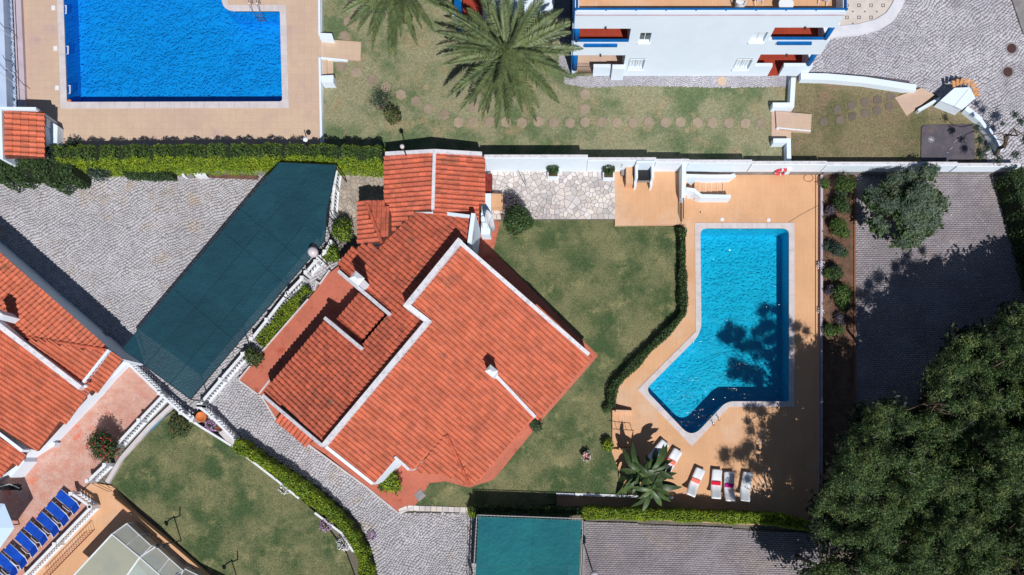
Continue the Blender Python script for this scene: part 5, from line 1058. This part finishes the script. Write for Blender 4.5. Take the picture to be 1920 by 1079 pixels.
m.build('upright', bpy.data.materials['rust_red_paint'], rd); tr2 = thing('stair_rail', 'thin metal stair rail at the tip of the orange terrace', 'railing', P3(190, 915, 0)); MB().tube([P3(172, 907, .7), P3(203, 922, .3), P3(210, 921, .3), P3(180, 906, .8), P3(172, 907, .7)], .02).build('rail', BRPOT, tr2)
# ================================================================ top right garden
wr = thing('garden_wall', 'low white wall curving from the apartment block to the garden gate', 'wall', P3(1600, 150, ZU))
MB().band(PP([(1502, 143), (1550, 144), (1620, 150), (1718, 165)], ZU + .45), .42, ZU - .05, ZU + .45).build('wall_section', WHITE, wr)
gw = thing('garden_wall', 'stepped white wall dividing the long lawn from the brown lawn', 'wall', P3(1486, 180, ZU)); MB().band(PP([(1488, 146), (1485, 197), (1449, 197)], 1.1), .3, ZU - .05, 1.1).build('wall_section', WHITE, gw)
gw2 = thing('garden_wall', 'short white wall joining the long boundary wall beside the slab crossing', 'wall', P3(1478, 280, ZU)); MB().band(PP([(1450, 264), (1479, 264), (1480, 320)], 1.1), .28, ZU - .05, 1.1).build('wall_section', WHITE, gw2)
sl = thing('garden_slabs', 'pinkish slabs crossing between the two white wall ends', 'slabs', P3(1480, 228, ZU)); MB().prism(PP([(1446, 204), (1483, 206), (1483, 262), (1446, 260)], ZU), ZU - .03, ZU + .06).build('slab', DECK2, sl)
MB().prism(PP([(1456, 206), (1524, 212), (1522, 246), (1484, 243), (1458, 238)], .9), ZU, .72).build('slab', DECK2, sl); MB().band(PP([(1457, 239), (1521, 245)], .8), .06, ZU, .75).build('kerb', WHITE, sl)
gr = thing('ramp', 'pinkish tiled ramp between white wall end and the white gate shelter', 'ramp', P3(1715, 190, ZU)); MB().slab([P3(1678, 183, ZU + .05), P3(1700, 218, ZU + .05), P3(1752, 178, ZU + .3), P3(1728, 165, ZU + .3)], .2).build('slope', DECK2, gr); MB().band(PP([(1722, 207), (1762, 184)], .9), .16, ZU, .9).build('low_wall', WHITE, gr)
gs = thing('gate_shelter', 'white faceted gate shelter with a fringe of orange roof tiles', 'shelter', P3(1800, 190, ZU)); ZG = 1.7
pg = [(1763, 189), (1790, 165), (1818, 164), (1828, 184), (1803, 205)]; MB().prism(PP(pg, ZG - .4), ZU, ZG - .4).build('wall', WHITE, gs)
v = [P3(*q, ZG - .15) for i, q in enumerate(pg)]; MB().slab([P3(1763, 189, 1.50), P3(1790, 165, 1.55), P3(1818, 164, 1.55), P3(1789, 199, 1.5)], .08).build('roof_slab', WHITE, gs); MB().slab([P3(1789.6, 199.2, 1.5), P3(1818.6, 164.2, 1.55), P3(1829, 184, 1.53), P3(1804, 206, 1.48)], .08).build('roof_slab', WHITE, gs)
ORTL = M('pale_orange_tile', srgb(214, 160, 112), srgb(196, 138, 92), scale=6); arc = [(1788, 158), (1795, 155), (1803, 153), (1811, 153), (1819, 155), (1825, 161), (1829, 169), (1831, 177)]
for i, (a, b) in enumerate(arc): x, y = P(a, b, 1.4); an = R(100 - i * 17); MB().box((x, y, 1.40), (.19, .40, .08), an - R(90)).build('roof_tile', ORTL, gs)
MB().band(PP([(1812, 203), (1840, 225), (1862, 255), (1880, 285)], .95), .3, ZU, .95).build('wall_section', WHITE, gs)
tk = thing('dark_stone_slab', 'charcoal slab with chalk drawings below the gate shelter', 'slab', P3(1778, 264, ZU)); MB().prism(rounded(PP([(1728, 235), (1826, 233), (1828, 300), (1727, 302)], ZU + .08), .3), ZU, ZU + .08).build('slab', DSLAB, tk)
ck = M('chalk', (.6, .6, .64)); m = MB()
for k in range(5): a = R(36 * k + 10); x, y = P(1746, 262, .58); m.tube([(x - .22 * math.cos(a), y - .22 * math.sin(a), .583), (x + .22 * math.cos(a), y + .22 * math.sin(a), .583)], .012, 4)
x, y = P(1795, 270, .58)
for k in range(6): m.tube([(x + .75 * math.cos(R(30 * k + q * 6)) * (.5 + .08 * k), y + .6 * math.sin(R(30 * k + q * 6 + k * 20)), .583) for q in range(5)], .012, 4)
m.build('chalk_drawing', ck, tk)
sb = struct(sheet('patterned_pavement', PP([(1560, -80), (1690, -80), (1682, 0), (1672, 18), (1655, 33), (1630, 42), (1600, 46), (1560, 50), (1500, 52), (1500, -80)], ZU + .12), [], ZU + .12, M('beige_pavement', srgb(206, 196, 188), srgb(194, 184, 178), scale=1, fine=.06)))
rm = MB(); rm.band([(-.09, -.09), (.09, -.09), (.09, .09), (-.09, .09)], .04, 0, .008, closed=True); rme = mesh(rm.v, rm.f); rme.materials.append(DSLAB); sm_ = mesh(*(lambda q: (q.v, q.f))(MB().box((0, 0, .004), (.09, .09, .008), R(45)))); sm_.materials.append(DSLAB)
for i in range(6):
    for j in range(3):
        px, py = 1588 + 22.6 * i, -12 + 22.6 * j
        if px < 1668 - (j == 2) * 10: at(rme, 'square_inset', px, py, ZU + .122, sb); 
        if px + 11 < 1672 - (j == 2) * 22: at(sm_, 'diamond_inset', px + 11, py + 11.5, ZU + .122, sb)
cw = thing('curved_kerb', 'broad white curved kerb around the patterned pavement', 'kerb', P3(1640, 50, ZU)); MB().band(PP([(1505, 62), (1560, 60), (1610, 55), (1645, 46), (1668, 32), (1682, 12), (1694, -20), (1700, -60)], ZU + .2), .68, ZU, ZU + .2).build('kerb_stone', M('pale_kerb', srgb(214, 214, 222), srgb(200, 202, 212), scale=1, fine=.04, stain=.1), cw)
tagp(MB().prism(PP([(1898, -60), (1990, -60), (1990, 120), (1918, 60), (1898, 0)], ZU + .14), ZU, ZU + .14).build('pavement_edge', CONC), 'grey concrete strip in the top right corner of the street', 'pavement')
tagp(MB().band(PP([(1506, 139), (1560, 140), (1640, 146), (1705, 155)], ZU + .05), .22, ZU, ZU + .06).build('drain_strip', DSLAB), 'dark gravel strip behind the low white garden wall', 'strip')
for i, (a, b) in enumerate(((1896, 92), (1889, 136))):
    t = thing('manhole_cover', ('upper', 'lower')[i] + ' of two round brown manhole covers in the cobbled street', 'manhole', P3(a, b, ZU), 0, 'manhole covers'); MB().lathe([(.42, 0), (.42, .045)], 24, P3(a, b, ZU)).build('frame', CONC, t); MB().lathe([(.31, .045), (.31, .055)], 24, P3(a, b, ZU)).build('cover', M('rusty_iron', srgb(88, 62, 62), srgb(70, 50, 52), scale=12, rough=.6) if i == 0 else bpy.data.materials['rusty_iron'], t)
ml = thing('manhole_cover', 'beige round inspection cover on the path below the apartment block', 'manhole', P3(1353, 153, ZU)); MB().lathe([(.30, 0), (.30, .05)], 20, P3(1353, 153, ZU)).build('cover', DECK2, ml)
gp = thing('garden_steps', 'small white and grey steps at the foot of the hedge above the courtyard', 'steps', P3(360, 328, 0)); MB().prism(PP([(360, 322), (383, 322), (388, 331), (366, 331)], .4), 0, .4).build('step', WPLAS, gp); MB().prism(PP([(336, 321), (340, 321), (348, 331), (343, 332)], .4), 0, .4).build('side', WPLAS, gp); MB().prism(PP([(342, 323), (359, 323), (364, 332), (350, 332)], .2), 0, .2).build('step', CONC, gp)
tagp(MB().prism(PP([(385, 326), (485, 330), (483, 337), (386, 333)], .06), 0, .06).build('bare_strip', SOIL), 'bare earth strip below the long hedge', 'soil strip')
# ================================================================ hedges
def hp(pts, z): return PP(pts, z)
hedge('long clipped hedge with bright green side above the cobbled courtyard', hp([(126, 299), (300, 297), (460, 295), (600, 296), (722, 300)], 1.5), 1.05, 0, 2.45, L_HEDGE, L_TOPH, dens=420, size=.11, wob=.05)
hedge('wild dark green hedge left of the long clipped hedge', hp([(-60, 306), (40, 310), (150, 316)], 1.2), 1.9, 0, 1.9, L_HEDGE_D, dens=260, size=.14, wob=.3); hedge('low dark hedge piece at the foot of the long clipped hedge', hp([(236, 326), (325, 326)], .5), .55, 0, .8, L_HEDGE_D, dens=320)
hedge('narrow hedge between central lawn and turquoise pool deck', hp([(1277, 430), (1278, 500), (1280, 588), (1262, 612), (1204, 668), (1152, 722), (1146, 740), (1146, 764)], .5), .46, 0, 1.05, L_BOX, dens=420, size=.10, wob=.25)
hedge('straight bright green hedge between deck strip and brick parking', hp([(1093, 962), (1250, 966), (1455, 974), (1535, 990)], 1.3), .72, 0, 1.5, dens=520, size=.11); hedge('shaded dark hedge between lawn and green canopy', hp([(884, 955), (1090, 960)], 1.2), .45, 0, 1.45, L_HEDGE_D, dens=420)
hedge('curved bright green hedge between driveway and lower left lawn', hp([(442, 832), (480, 856), (530, 890), (575, 925), (622, 962), (655, 995), (680, 1040), (692, 1100)], .8), .78, 0, 1.15, dens=480, size=.12, wob=.22)
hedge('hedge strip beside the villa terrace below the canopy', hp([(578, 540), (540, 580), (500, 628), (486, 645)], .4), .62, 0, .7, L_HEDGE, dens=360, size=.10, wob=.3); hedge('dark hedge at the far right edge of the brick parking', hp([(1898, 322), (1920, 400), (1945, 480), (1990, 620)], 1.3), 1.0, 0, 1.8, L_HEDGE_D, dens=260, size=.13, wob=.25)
bush('small bright green bush end at the left of the shaded hedge', *P(887, 960, 1.0), 0, .42, 1.2, L_HEDGE, 1600, .11)
# bushes
bush('dense round green bush at the crazy paving corner', *P(974, 416, 1.0), .28, 1.0, 1.7, L_BOX, 6000, .13); bush('purplish grey shrub behind the dense round bush', *P(963, 386, .8), .45, .75, 1.1, L_PURP, 2200, .12)
bush('dark spiky shrub where the hedges meet below the beige deck', *P(128, 276, 1.8), 0, .8, 2.2, L_OLEA, 1600, .16); bush('grey green shrub in front of the long clipped hedge', *P(180, 312, 1.2), 0, .9, 1.6, L_OLEA, 2200, .15)
bush('round shrub by the white balustrade right of the canopy', *P(641, 430, 1.0), 0, .78, 1.5, L_HEDGE_D, 4200, .12, extra=[('new_shoots', L_HEDGE, 1500, .1)]); bush('low shrub between canopy and the villa, above the lamp', *P(622, 475, .7), 0, .62, 1.0, L_HEDGE_D, 2600, .12, extra=[('new_shoots', L_HEDGE, 1200, .1)])
bush('round bush full of red flowers on the pink terrace', *P(198, 835, 1.0), .03, 1.05, 1.9, L_HEDGE_D, 6000, .12, extra=[('flowers', PETALR, 260, .11)]); bush('yellow green shrub on the terracotta terrace corner', *P(733, 902, .9), .3, .82, 1.1, L_HEDGE, 3600, .15, extra=[('dark_leaves', L_HEDGE_D, 500, .13)])
bush('dark shrub at the end of the villa roof edge', *P(1005, 797, .7), .28, .45, .7, L_PURP, 1300, .1, extra=[('green_leaves', L_BOX, 900, .1)]); bush('small bush at the lower end of the pool hedge', *P(1138, 768, .5), .28, .3, .6, L_BOX, 900, .09); bush('small yellowish bush beside the lawn steps', *P(1140, 834, .5), .28, .42, .7, L_HEDGE_D, 1300, .1, extra=[('yellow_leaves', L_HEDGE, 600, .09)])
bush('half dry shrub with a reddish bare spot on the long lawn', *P(738, 218, .9), ZU, .62, .9, DEADB, 1500, .11, extra=[('green_leaves', L_HEDGE_D, 900, .1)])
bush('tangled twiggy shrub beside the terrace kerb and canopy', *P(473, 668, .8), 0, .68, 1.0, DEADB, 900, .12, extra=[('green_leaves', L_BOX, 1100, .11)]); bush('olive green shrub below the white balustrade in the small lawn', *P(335, 800, .4), .1, .8, .6, DEADB, 1600, .1, extra=[('green_leaves', L_HEDGE_D, 900, .1)])
for i, (a, b, r, h, m_) in enumerate(((1588, 345, .72, 1.5, L_TOPH), (1581, 385, .62, 1.3, L_HEDGE_D), (1576, 425, .62, 1.2, L_TOPH), (1572, 468, .5, 1.1, L_OLEA), (1568, 512, .55, 1.1, L_HEDGE_D), (1580, 552, .72, 1.4, L_TOPH), (1556, 620, .45, 1.0, L_TOPH), (1556, 545, .35, .8, L_PURP))):
    bush('shrub in the brown planting bed, ' + ('directly below the boundary wall', 'second below the boundary wall', 'third below the boundary wall, level with the olive tree', 'sparse grey green one with white flowers', 'dark one above the tree shadow', 'large one in the edge of the tree shadow', 'small one beside the pool fence in shade', 'small purplish one against the fence')[i], *P(a, b, h * .6), 0, r, h, m_, int(3000 * r * r + 600), .11, group='shrubs in the planting bed')
for i in range(15):
    a, b = 1560 + random.uniform(-12, 28), 338 + i * 20 + random.uniform(-6, 6); m_ = (L_TOPH, L_OLEA, L_BOX, L_PURP, L_TOPH)[i % 5]
    bush('low ' + ('green', 'grey green', 'dark green', 'purplish', 'leafy green')[i % 5] + ' filler plant in the brown bed, ' + ('first', 'second', 'third', 'fourth', 'fifth', 'sixth', 'seventh', 'eighth', 'ninth', 'tenth', 'eleventh', 'twelfth', 'thirteenth', 'fourteenth', 'fifteenth')[i] + ' down from the boundary wall', *P(a, b, .5), 0, random.uniform(.3, .5), random.uniform(.5, .9), m_, 1000, .10, name='bedding_plant', cat='plant', group='filler plants in the planting bed')
# ================================================================ trees
def limb(m, a, b, r0, r1, wob=.15, n=4, seg=6):
    a = Vector(a); b = Vector(b); pts = []; rs = []
    for i in range(n + 1):
        t = i / n; p = a.lerp(b, t); 
        if 0 < i < n: p += Vector((random.gauss(0, wob), random.gauss(0, wob), random.gauss(0, wob)))
        pts.append(p); rs.append(r0 + (r1 - r0) * t)
    m.tube(pts, rs, seg); return pts
def make_tree(name, label, base, top, z0, clumps, leafmat, nleaf, size, trunk_r=.16, aspect=.3, jit=.8, group=None, twigs=0, shell=.55, cz=.7, inner=None, inner_mat=None):
    t = thing(name, label, 'tree', (*base, z0), 0, group); m = MB(); fork = Vector((base[0] * .6 + top[0] * .4, base[1] * .6 + top[1] * .4, z0 + (top[2] - z0) * .5)); pts = limb(m, (*base, z0), fork, trunk_r, trunk_r * .7, .06)
    limb(m, fork, top, trunk_r * .7, trunk_r * .25, .2); m.build('trunk', BARK, t, True); m = MB(); ps = []; ns = []; ss = []
    for c in clumps[::2]:
        s = fork.lerp(Vector(top), random.uniform(0, .6)); limb(m, s, (c[0], c[1], c[2] - c[3] * .2), min(trunk_r * .32, .04), .012, .18, 4, 5)
    for c in clumps:
        k = int(nleaf * c[3] ** 2); p, d = blob_pts(c[:3], c[3], k, cz, shell, .38); ps.append(p); ns.append(d + [0, 0, .35])
    m.build('limbs', BARK, t, True)
    if twigs:
        for c in random.sample(clumps, min(len(clumps), twigs)): m = MB(); a = random.uniform(0, 6.28); limb(m, c[:3], (c[0] + math.cos(a) * c[3] * 1.3, c[1] + math.sin(a) * c[3] * 1.3, c[2] + c[3] * .8), .022, .008, .08, 4, 4); m.build('dead_twig', TWIG, t)
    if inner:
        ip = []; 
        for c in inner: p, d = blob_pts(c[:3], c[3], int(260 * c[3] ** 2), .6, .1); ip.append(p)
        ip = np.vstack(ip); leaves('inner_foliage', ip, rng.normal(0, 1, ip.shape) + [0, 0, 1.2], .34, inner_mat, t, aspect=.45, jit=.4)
    leaves('crown', np.vstack(ps), np.vstack(ns), size, leafmat, t, aspect=aspect, jit=jit); return t
# olive tree
cx, cy = P(1700, 388, 2.6); cl = []
for i in range(46):
    a = random.uniform(0, 6.28); r = 2.15 * math.sqrt(random.random()); cl.append((cx + r * math.cos(a) * 1.0, cy + r * math.sin(a) * .98, 1.5 + 1.9 * (1 - (r / 2.4) ** 2) + random.uniform(-.25, .3), random.uniform(.34, .55)))
for a, b in ((1735, 325), (1752, 318), (1768, 378), (1757, 412), (1700, 440), (1690, 345), (1640, 375), (1655, 425)): x, y = P(a, b, 2.4); cl.append((x, y, 2.4, .36))
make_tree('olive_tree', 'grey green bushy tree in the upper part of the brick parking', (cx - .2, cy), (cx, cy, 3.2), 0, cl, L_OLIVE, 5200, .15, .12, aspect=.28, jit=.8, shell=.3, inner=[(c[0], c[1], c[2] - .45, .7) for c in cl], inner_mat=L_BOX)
# pine wood at lower right
CR = [(2060, 520), (1925, 572), (1880, 592), (1868, 640), (1822, 622), (1790, 640), (1778, 668), (1745, 690), (1752, 730), (1742, 772), (1705, 790), (1690, 770), (1665, 755), (1615, 772), (1608, 806), (1592, 838), (1572, 868), (1562, 915), (1530, 932), (1526, 958), (1545, 1002), (1572, 1022), (1600, 1018), (1620, 1050), (1560, 1062), (1515, 1075), (1500, 1140), (2060, 1140)]
CRw = PP(CR, 8.0); holes_ = [PP(q, 8.0) for q in ([(1650, 800), (1700, 805), (1735, 790), (1720, 850), (1680, 850)], [(1640, 985), (1590, 1000), (1560, 1000), (1590, 965), (1650, 960)], [(1765, 700), (1800, 705), (1870, 690), (1860, 712), (1800, 730)], [(1560, 1010), (1640, 1020), (1640, 1045), (1560, 1045)])]
trunks = [(1655, 905), (1760, 1010), (1870, 880), (1800, 760), (1905, 680), (1990, 830), (1930, 1050), (1600, 1085), (2030, 1000)]
tw = [P(a, b, 8.0) for a, b in trunks]; bags = [[] for _ in tw]; inn = [[] for _ in tw]; xs = [p[0] for p in CRw]; ys = [p[1] for p in CRw]; pts_ = []
tries = 0
while len(pts_) < 620 and tries < 30000:
    tries += 1; x, y = random.uniform(min(xs), max(xs)), random.uniform(min(ys), max(ys))
    if not inside(x, y, CRw) or any(inside(x, y, h) for h in holes_): continue
    if any((x - q[0]) ** 2 + (y - q[1]) ** 2 < .24 for q in pts_): continue
    if math.sin(x * 1.35 + 1.1 * math.sin(y * .9)) * math.sin(y * 1.5 + 1.3 * math.sin(x * .8)) > .62: continue
    pts_.append((x, y)); dd = [math.hypot(x - q[0], y - q[1]) for q in tw]; k = dd.index(min(dd)); z = [10.3, 9.0, 8.8, 7.8, 7.8, 8.6, 9.0, 9.0, 9.0][k] - min(dd) ** 2 * .12 + max(-1.6, min(1.0, random.gauss(0, .85))); z = max(z, 4.6) + .9 * math.sin(x * 1.3 + y * .7)
    s = (H - z) / (H - 8.0); bags[k].append((x * s, y * s, z, random.uniform(.34, .60)))
# lower fill clumps: dark leaf layer added to close ground shadow and darken gaps
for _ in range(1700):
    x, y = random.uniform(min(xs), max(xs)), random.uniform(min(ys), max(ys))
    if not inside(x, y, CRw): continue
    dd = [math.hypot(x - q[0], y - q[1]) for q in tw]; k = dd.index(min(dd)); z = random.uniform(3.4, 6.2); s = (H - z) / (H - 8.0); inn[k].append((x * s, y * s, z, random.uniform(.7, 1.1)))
lab = ['leftmost big pine, reaching over the deck fence', 'pine in the lower middle of the dark wood', 'pine in the centre of the dark wood', 'pine at the upper left of the dark wood by the shaded parking', 'topmost pine of the dark wood at the right edge', 'pine crown cut by the right frame edge, middle height', 'pine near the bottom right corner', 'low pine at the bottom edge next to the brick parking', 'pine outside the lower right corner, edge of its crown in view']
PINES = []
for k, (q, b_) in enumerate(zip(tw, bags)):
    if not b_: continue
    s = H / (H - 8.0) * .0 + 1; g = (q[0] * 39 / 39 * .98, q[1] * .98); PINES.append(make_tree('pine_tree', lab[k], (q[0] - .3, q[1] + .2), (q[0] * .96, q[1], 8.6), -.05, b_, L_PINE, 3300, .15, (.13 if k == 7 else .20), aspect=.24, jit=.8, group='pines in the dark wood', twigs=5, shell=.3, cz=.8, inner=inn[k], inner_mat=L_PINE_SHADE))
# small pines/branches at top right street
m = []; cx, cy = P(1895, 255, 3.0)
cl = [(*P(a, b, z), z, r) for a, b, z, r in ((1832, 240, 3.0, .3), (1838, 262, 2.8, .35), (1852, 278, 2.6, .3), (1903, 215, 3.4, .28), (1915, 228, 3.4, .33), (1880, 232, 3.2, .2), (1925, 262, 3.0, .4), (1905, 290, 2.6, .35), (1872, 300, 2.0, .4), (1840, 290, 1.9, .35), (1945, 240, 3.5, .5))]
make_tree('sparse_tree', 'sparse half bare tree with dark limbs at the street corner top right', P(1868, 290, .5), (*P(1900, 240, 3.2), 3.2), ZU, cl, L_OLEA, 2200, .13, .16, aspect=.4, shell=.2)
sh = thing('bare_shrub', 'sparse green twiggy shrub with curved dark stem on the long lawn', 'shrub', (*P(722, 205, ZU), ZU)); m = MB(); x, y = P(722, 208, ZU)
for i in range(9): a = R(60 + i * 14); limb(m, (x, y, ZU), (x + math.cos(a) * .9, y + math.sin(a) * .9, ZU + random.uniform(.4, .9)), .035, .01, .09, 5, 5)
m.build('stem', BARK, sh); p = rng.normal(0, 1, (700, 3)) * [.38, .36, .16] + [x - .1, y + .45, ZU + .75]; leaves('foliage', p, rng.normal(0, 1, (700, 3)), .10, L_OLEA, sh, aspect=.4)
# ================================================================ palms
def frond_mesh(Ln, droop, lift, seed, n=62, wid=.52):
    rr = random.Random(seed); v = []; f = []; pr = []
    for i in range(n + 1):
        t = i / n; r = Ln * (t - .08 * t * t); pr.append(Vector((r, .10 * math.sin(t * 2.2 + seed) * t, lift * r - droop * r * r)))
    for i in range(n):
        a, b = pr[i], pr[i + 1]; w_ = .035 * (1 - i / n) + .008; k = len(v)
        v += [(a.x, a.y - w_, a.z), (a.x, a.y + w_, a.z), (b.x, b.y + w_ * .95, b.z), (b.x, b.y - w_ * .95, b.z), ]; f.append((k, k + 3, k + 2, k + 1))
    for i in range(2, n):
        t = i / n; l = wid * (math.sin(math.pi * min(t * .92 + .10, 1)) ** .55) * rr.uniform(.85, 1.1); p = pr[i]; an = R(62 - 34 * t + rr.uniform(-6, 6))
        for s in (-1, 1):
            d = Vector((math.cos(an), s * math.sin(an), .22 - .38 * rr.random())).normalized() * l; wv = Vector((.028, 0, .0)) * 1.3; k = len(v); mid = p + d * .5 + Vector((0, 0, .03)); tip = p + d + Vector((0, 0, -.10 * l))
            v += [tuple(p - wv * .7), tuple(p + wv * .7), tuple(mid + wv), tuple(mid - wv), tuple(tip)]; f += [(k, k + 1, k + 2, k + 3), (k + 3, k + 2, k + 4)]
    me = mesh(v, f); at_ = me.attributes.new('rnd', 'FLOAT', 'POINT'); me.materials.append(L_PALM); return me
FR = [frond_mesh(4.75, .055, .30, 1), frond_mesh(4.6, .045, .62, 2), frond_mesh(4.3, .085, .18, 3), frond_mesh(3.6, .03, 1.0, 4)]
def palm(label, px, py, zc, n, R_=1.0):
    x, y = P(px, py, zc); t = thing('palm_tree', label, 'palm', (x, y, ZU), 0, 'date palms on the long lawn'); pts = [(x, y, ZU + i * (zc - ZU) / 8) for i in range(9)]
    MB().tube(pts, [.42, .36, .33, .34, .33, .35, .38, .45, .3], 10).build('trunk', BARK, t, True)
    p, d = blob_pts((x, y, zc - .5), .55, 900, .9); leaves('crown_shaft', p, d, .28, DEADB, t, aspect=.18)
    for i in range(n):
        ring = 0 if i < n * .42 else (1 if i < n * .75 else (2 if i < n * .88 else 3)); me = FR[(2, 0, 1, 3)[ring]] if random.random() > .2 else FR[(0, 2, 1, 3)[ring]]
        o = bpy.data.objects.new('frond', me); COL.objects.link(o); o.parent = t; o.rotation_euler = (random.uniform(-.35, .35), -random.uniform(-.10, .10) - (0, .12, .2, .45)[ring], i * 2.39996 + random.uniform(-.12, .12)); s = R_ * random.uniform(.86, 1.06) * (1, .97, .85, .72)[ring]; o.scale = (s, s, s); o.location = (0, 0, zc - ZU - .15 + .12 * ring)
palm('big date palm with full round crown left of the apartment block', 950, 100, 4.8, 58, 1.05); palm('date palm cut off by the top edge of the photo', 742, -30, 3.8, 48, 1.0)
# ================================================================ banana plant
def ban_leaf(seed, l=1.5, w_=.34):
    rr = random.Random(seed); v = []; f = []; n = 9
    for i in range(n + 1):
        t = i / n; x = l * t; z = .45 * x - .38 * x * x * (1 + .2 * seed % 2); ww = w_ * math.sin(math.pi * min(.06 + t * .94, 1)) ** .6 * rr.uniform(.8, 1.1)
        v += [(x, -ww, z + .10 * ww), (x, 0, z - .02), (x, ww, z + .10 * ww)]
    for i in range(n): a = 3 * i; f += [(a, a + 3, a + 4, a + 1), (a + 1, a + 4, a + 5, a + 2)]
    me = mesh(v, f, True); me.materials.append(L_BAN); return me
BL = [ban_leaf(i, 1.35 + .15 * i,   .17 + .02 * i) for i in range(4)]
x, y = P(1214, 893, 2.2); t = thing('banana_plant', 'large dark leaved banana plant behind the left loungers', 'plant', (x, y, .0))
for sx, sy in ((0, 0), (.5, -.5), (-.5, .2), (.3, .4)): MB().tube([(x + sx * .6, y + sy * .6, 0), (x + sx, y + sy, 2.0)], [.12, .08], 7).build('stem', M('green_stem', (.09, .11, .05)) if sx == 0 else bpy.data.materials['green_stem'], t)
for i in range(72):
    o = bpy.data.objects.new('leaf', BL[i % 4]); COL.objects.link(o); o.parent = t; sx, sy = ((0, 0), (.5, -.5), (-.5, .2), (.3, .4), (.2, -.9))[i % 5]; o.location = (sx, sy, random.uniform(1.2, 2.6)); o.rotation_euler = (random.uniform(-.8, .8), random.uniform(-.5, .4), i * 2.4 + random.uniform(-.3, .3)); s = random.uniform(.7, 1.1); o.scale = (s, s, s)
# ================================================================ grass relief
PX = lambda pts, z=0: PP(pts, z)
grass_tufts('grass', L1w, [], .28, BLADE, 'short green and yellowish grass of the central lawn', 130, .10); grass_tufts('grass', L2w, [], .1, BLADE, 'short green grass of the lower left lawn', 130, .10)
vis3 = PP([(603, -10), (1060, -10), (1060, 160), (1484, 165), (1482, 300), (603, 300)], ZU); vis4 = PP([(1487, 158), (1700, 168), (1740, 215), (1830, 230), (1830, 300), (1487, 300)], ZU)
grass_tufts('grass', vis3, [], ZU, BLADE2, 'dry pale grass of the long lawn', 110, .10); grass_tufts('grass', vis4, [PP([(1728, 233), (1826, 233), (1828, 302), (1727, 302)], ZU)], ZU, BLADE3, 'brownish grass of the right garden', 110, .10)
n = 900; k = rng.random(n); X = P(1540, 0)[0] + rng.random(n) * 2.1; Y = P(0, 960)[1] + rng.random(n) * 22.5; tagp(leaves('fallen_leaves', np.column_stack([X, Y, np.full(n, .04)]), np.tile([0, 0, 1.], (n, 1)), .12, DEADB, None, aspect=.5, jit=.3), 'fallen leaves strewn over the brown planting bed', 'leaf litter', None, 'stuff')
n = 500; X = P(1610, 0)[0] + rng.random(n) * 10; Y = P(0, 760)[1] + rng.random(n) * 14.5; tagp(leaves('fallen_leaves', np.column_stack([X, Y, np.full(n, .02)]), np.tile([0, 0, 1.], (n, 1)), .07, PETALW, None, aspect=.5, jit=.2), 'pale fallen petals scattered over the brick parking', 'leaf litter', None, 'stuff')
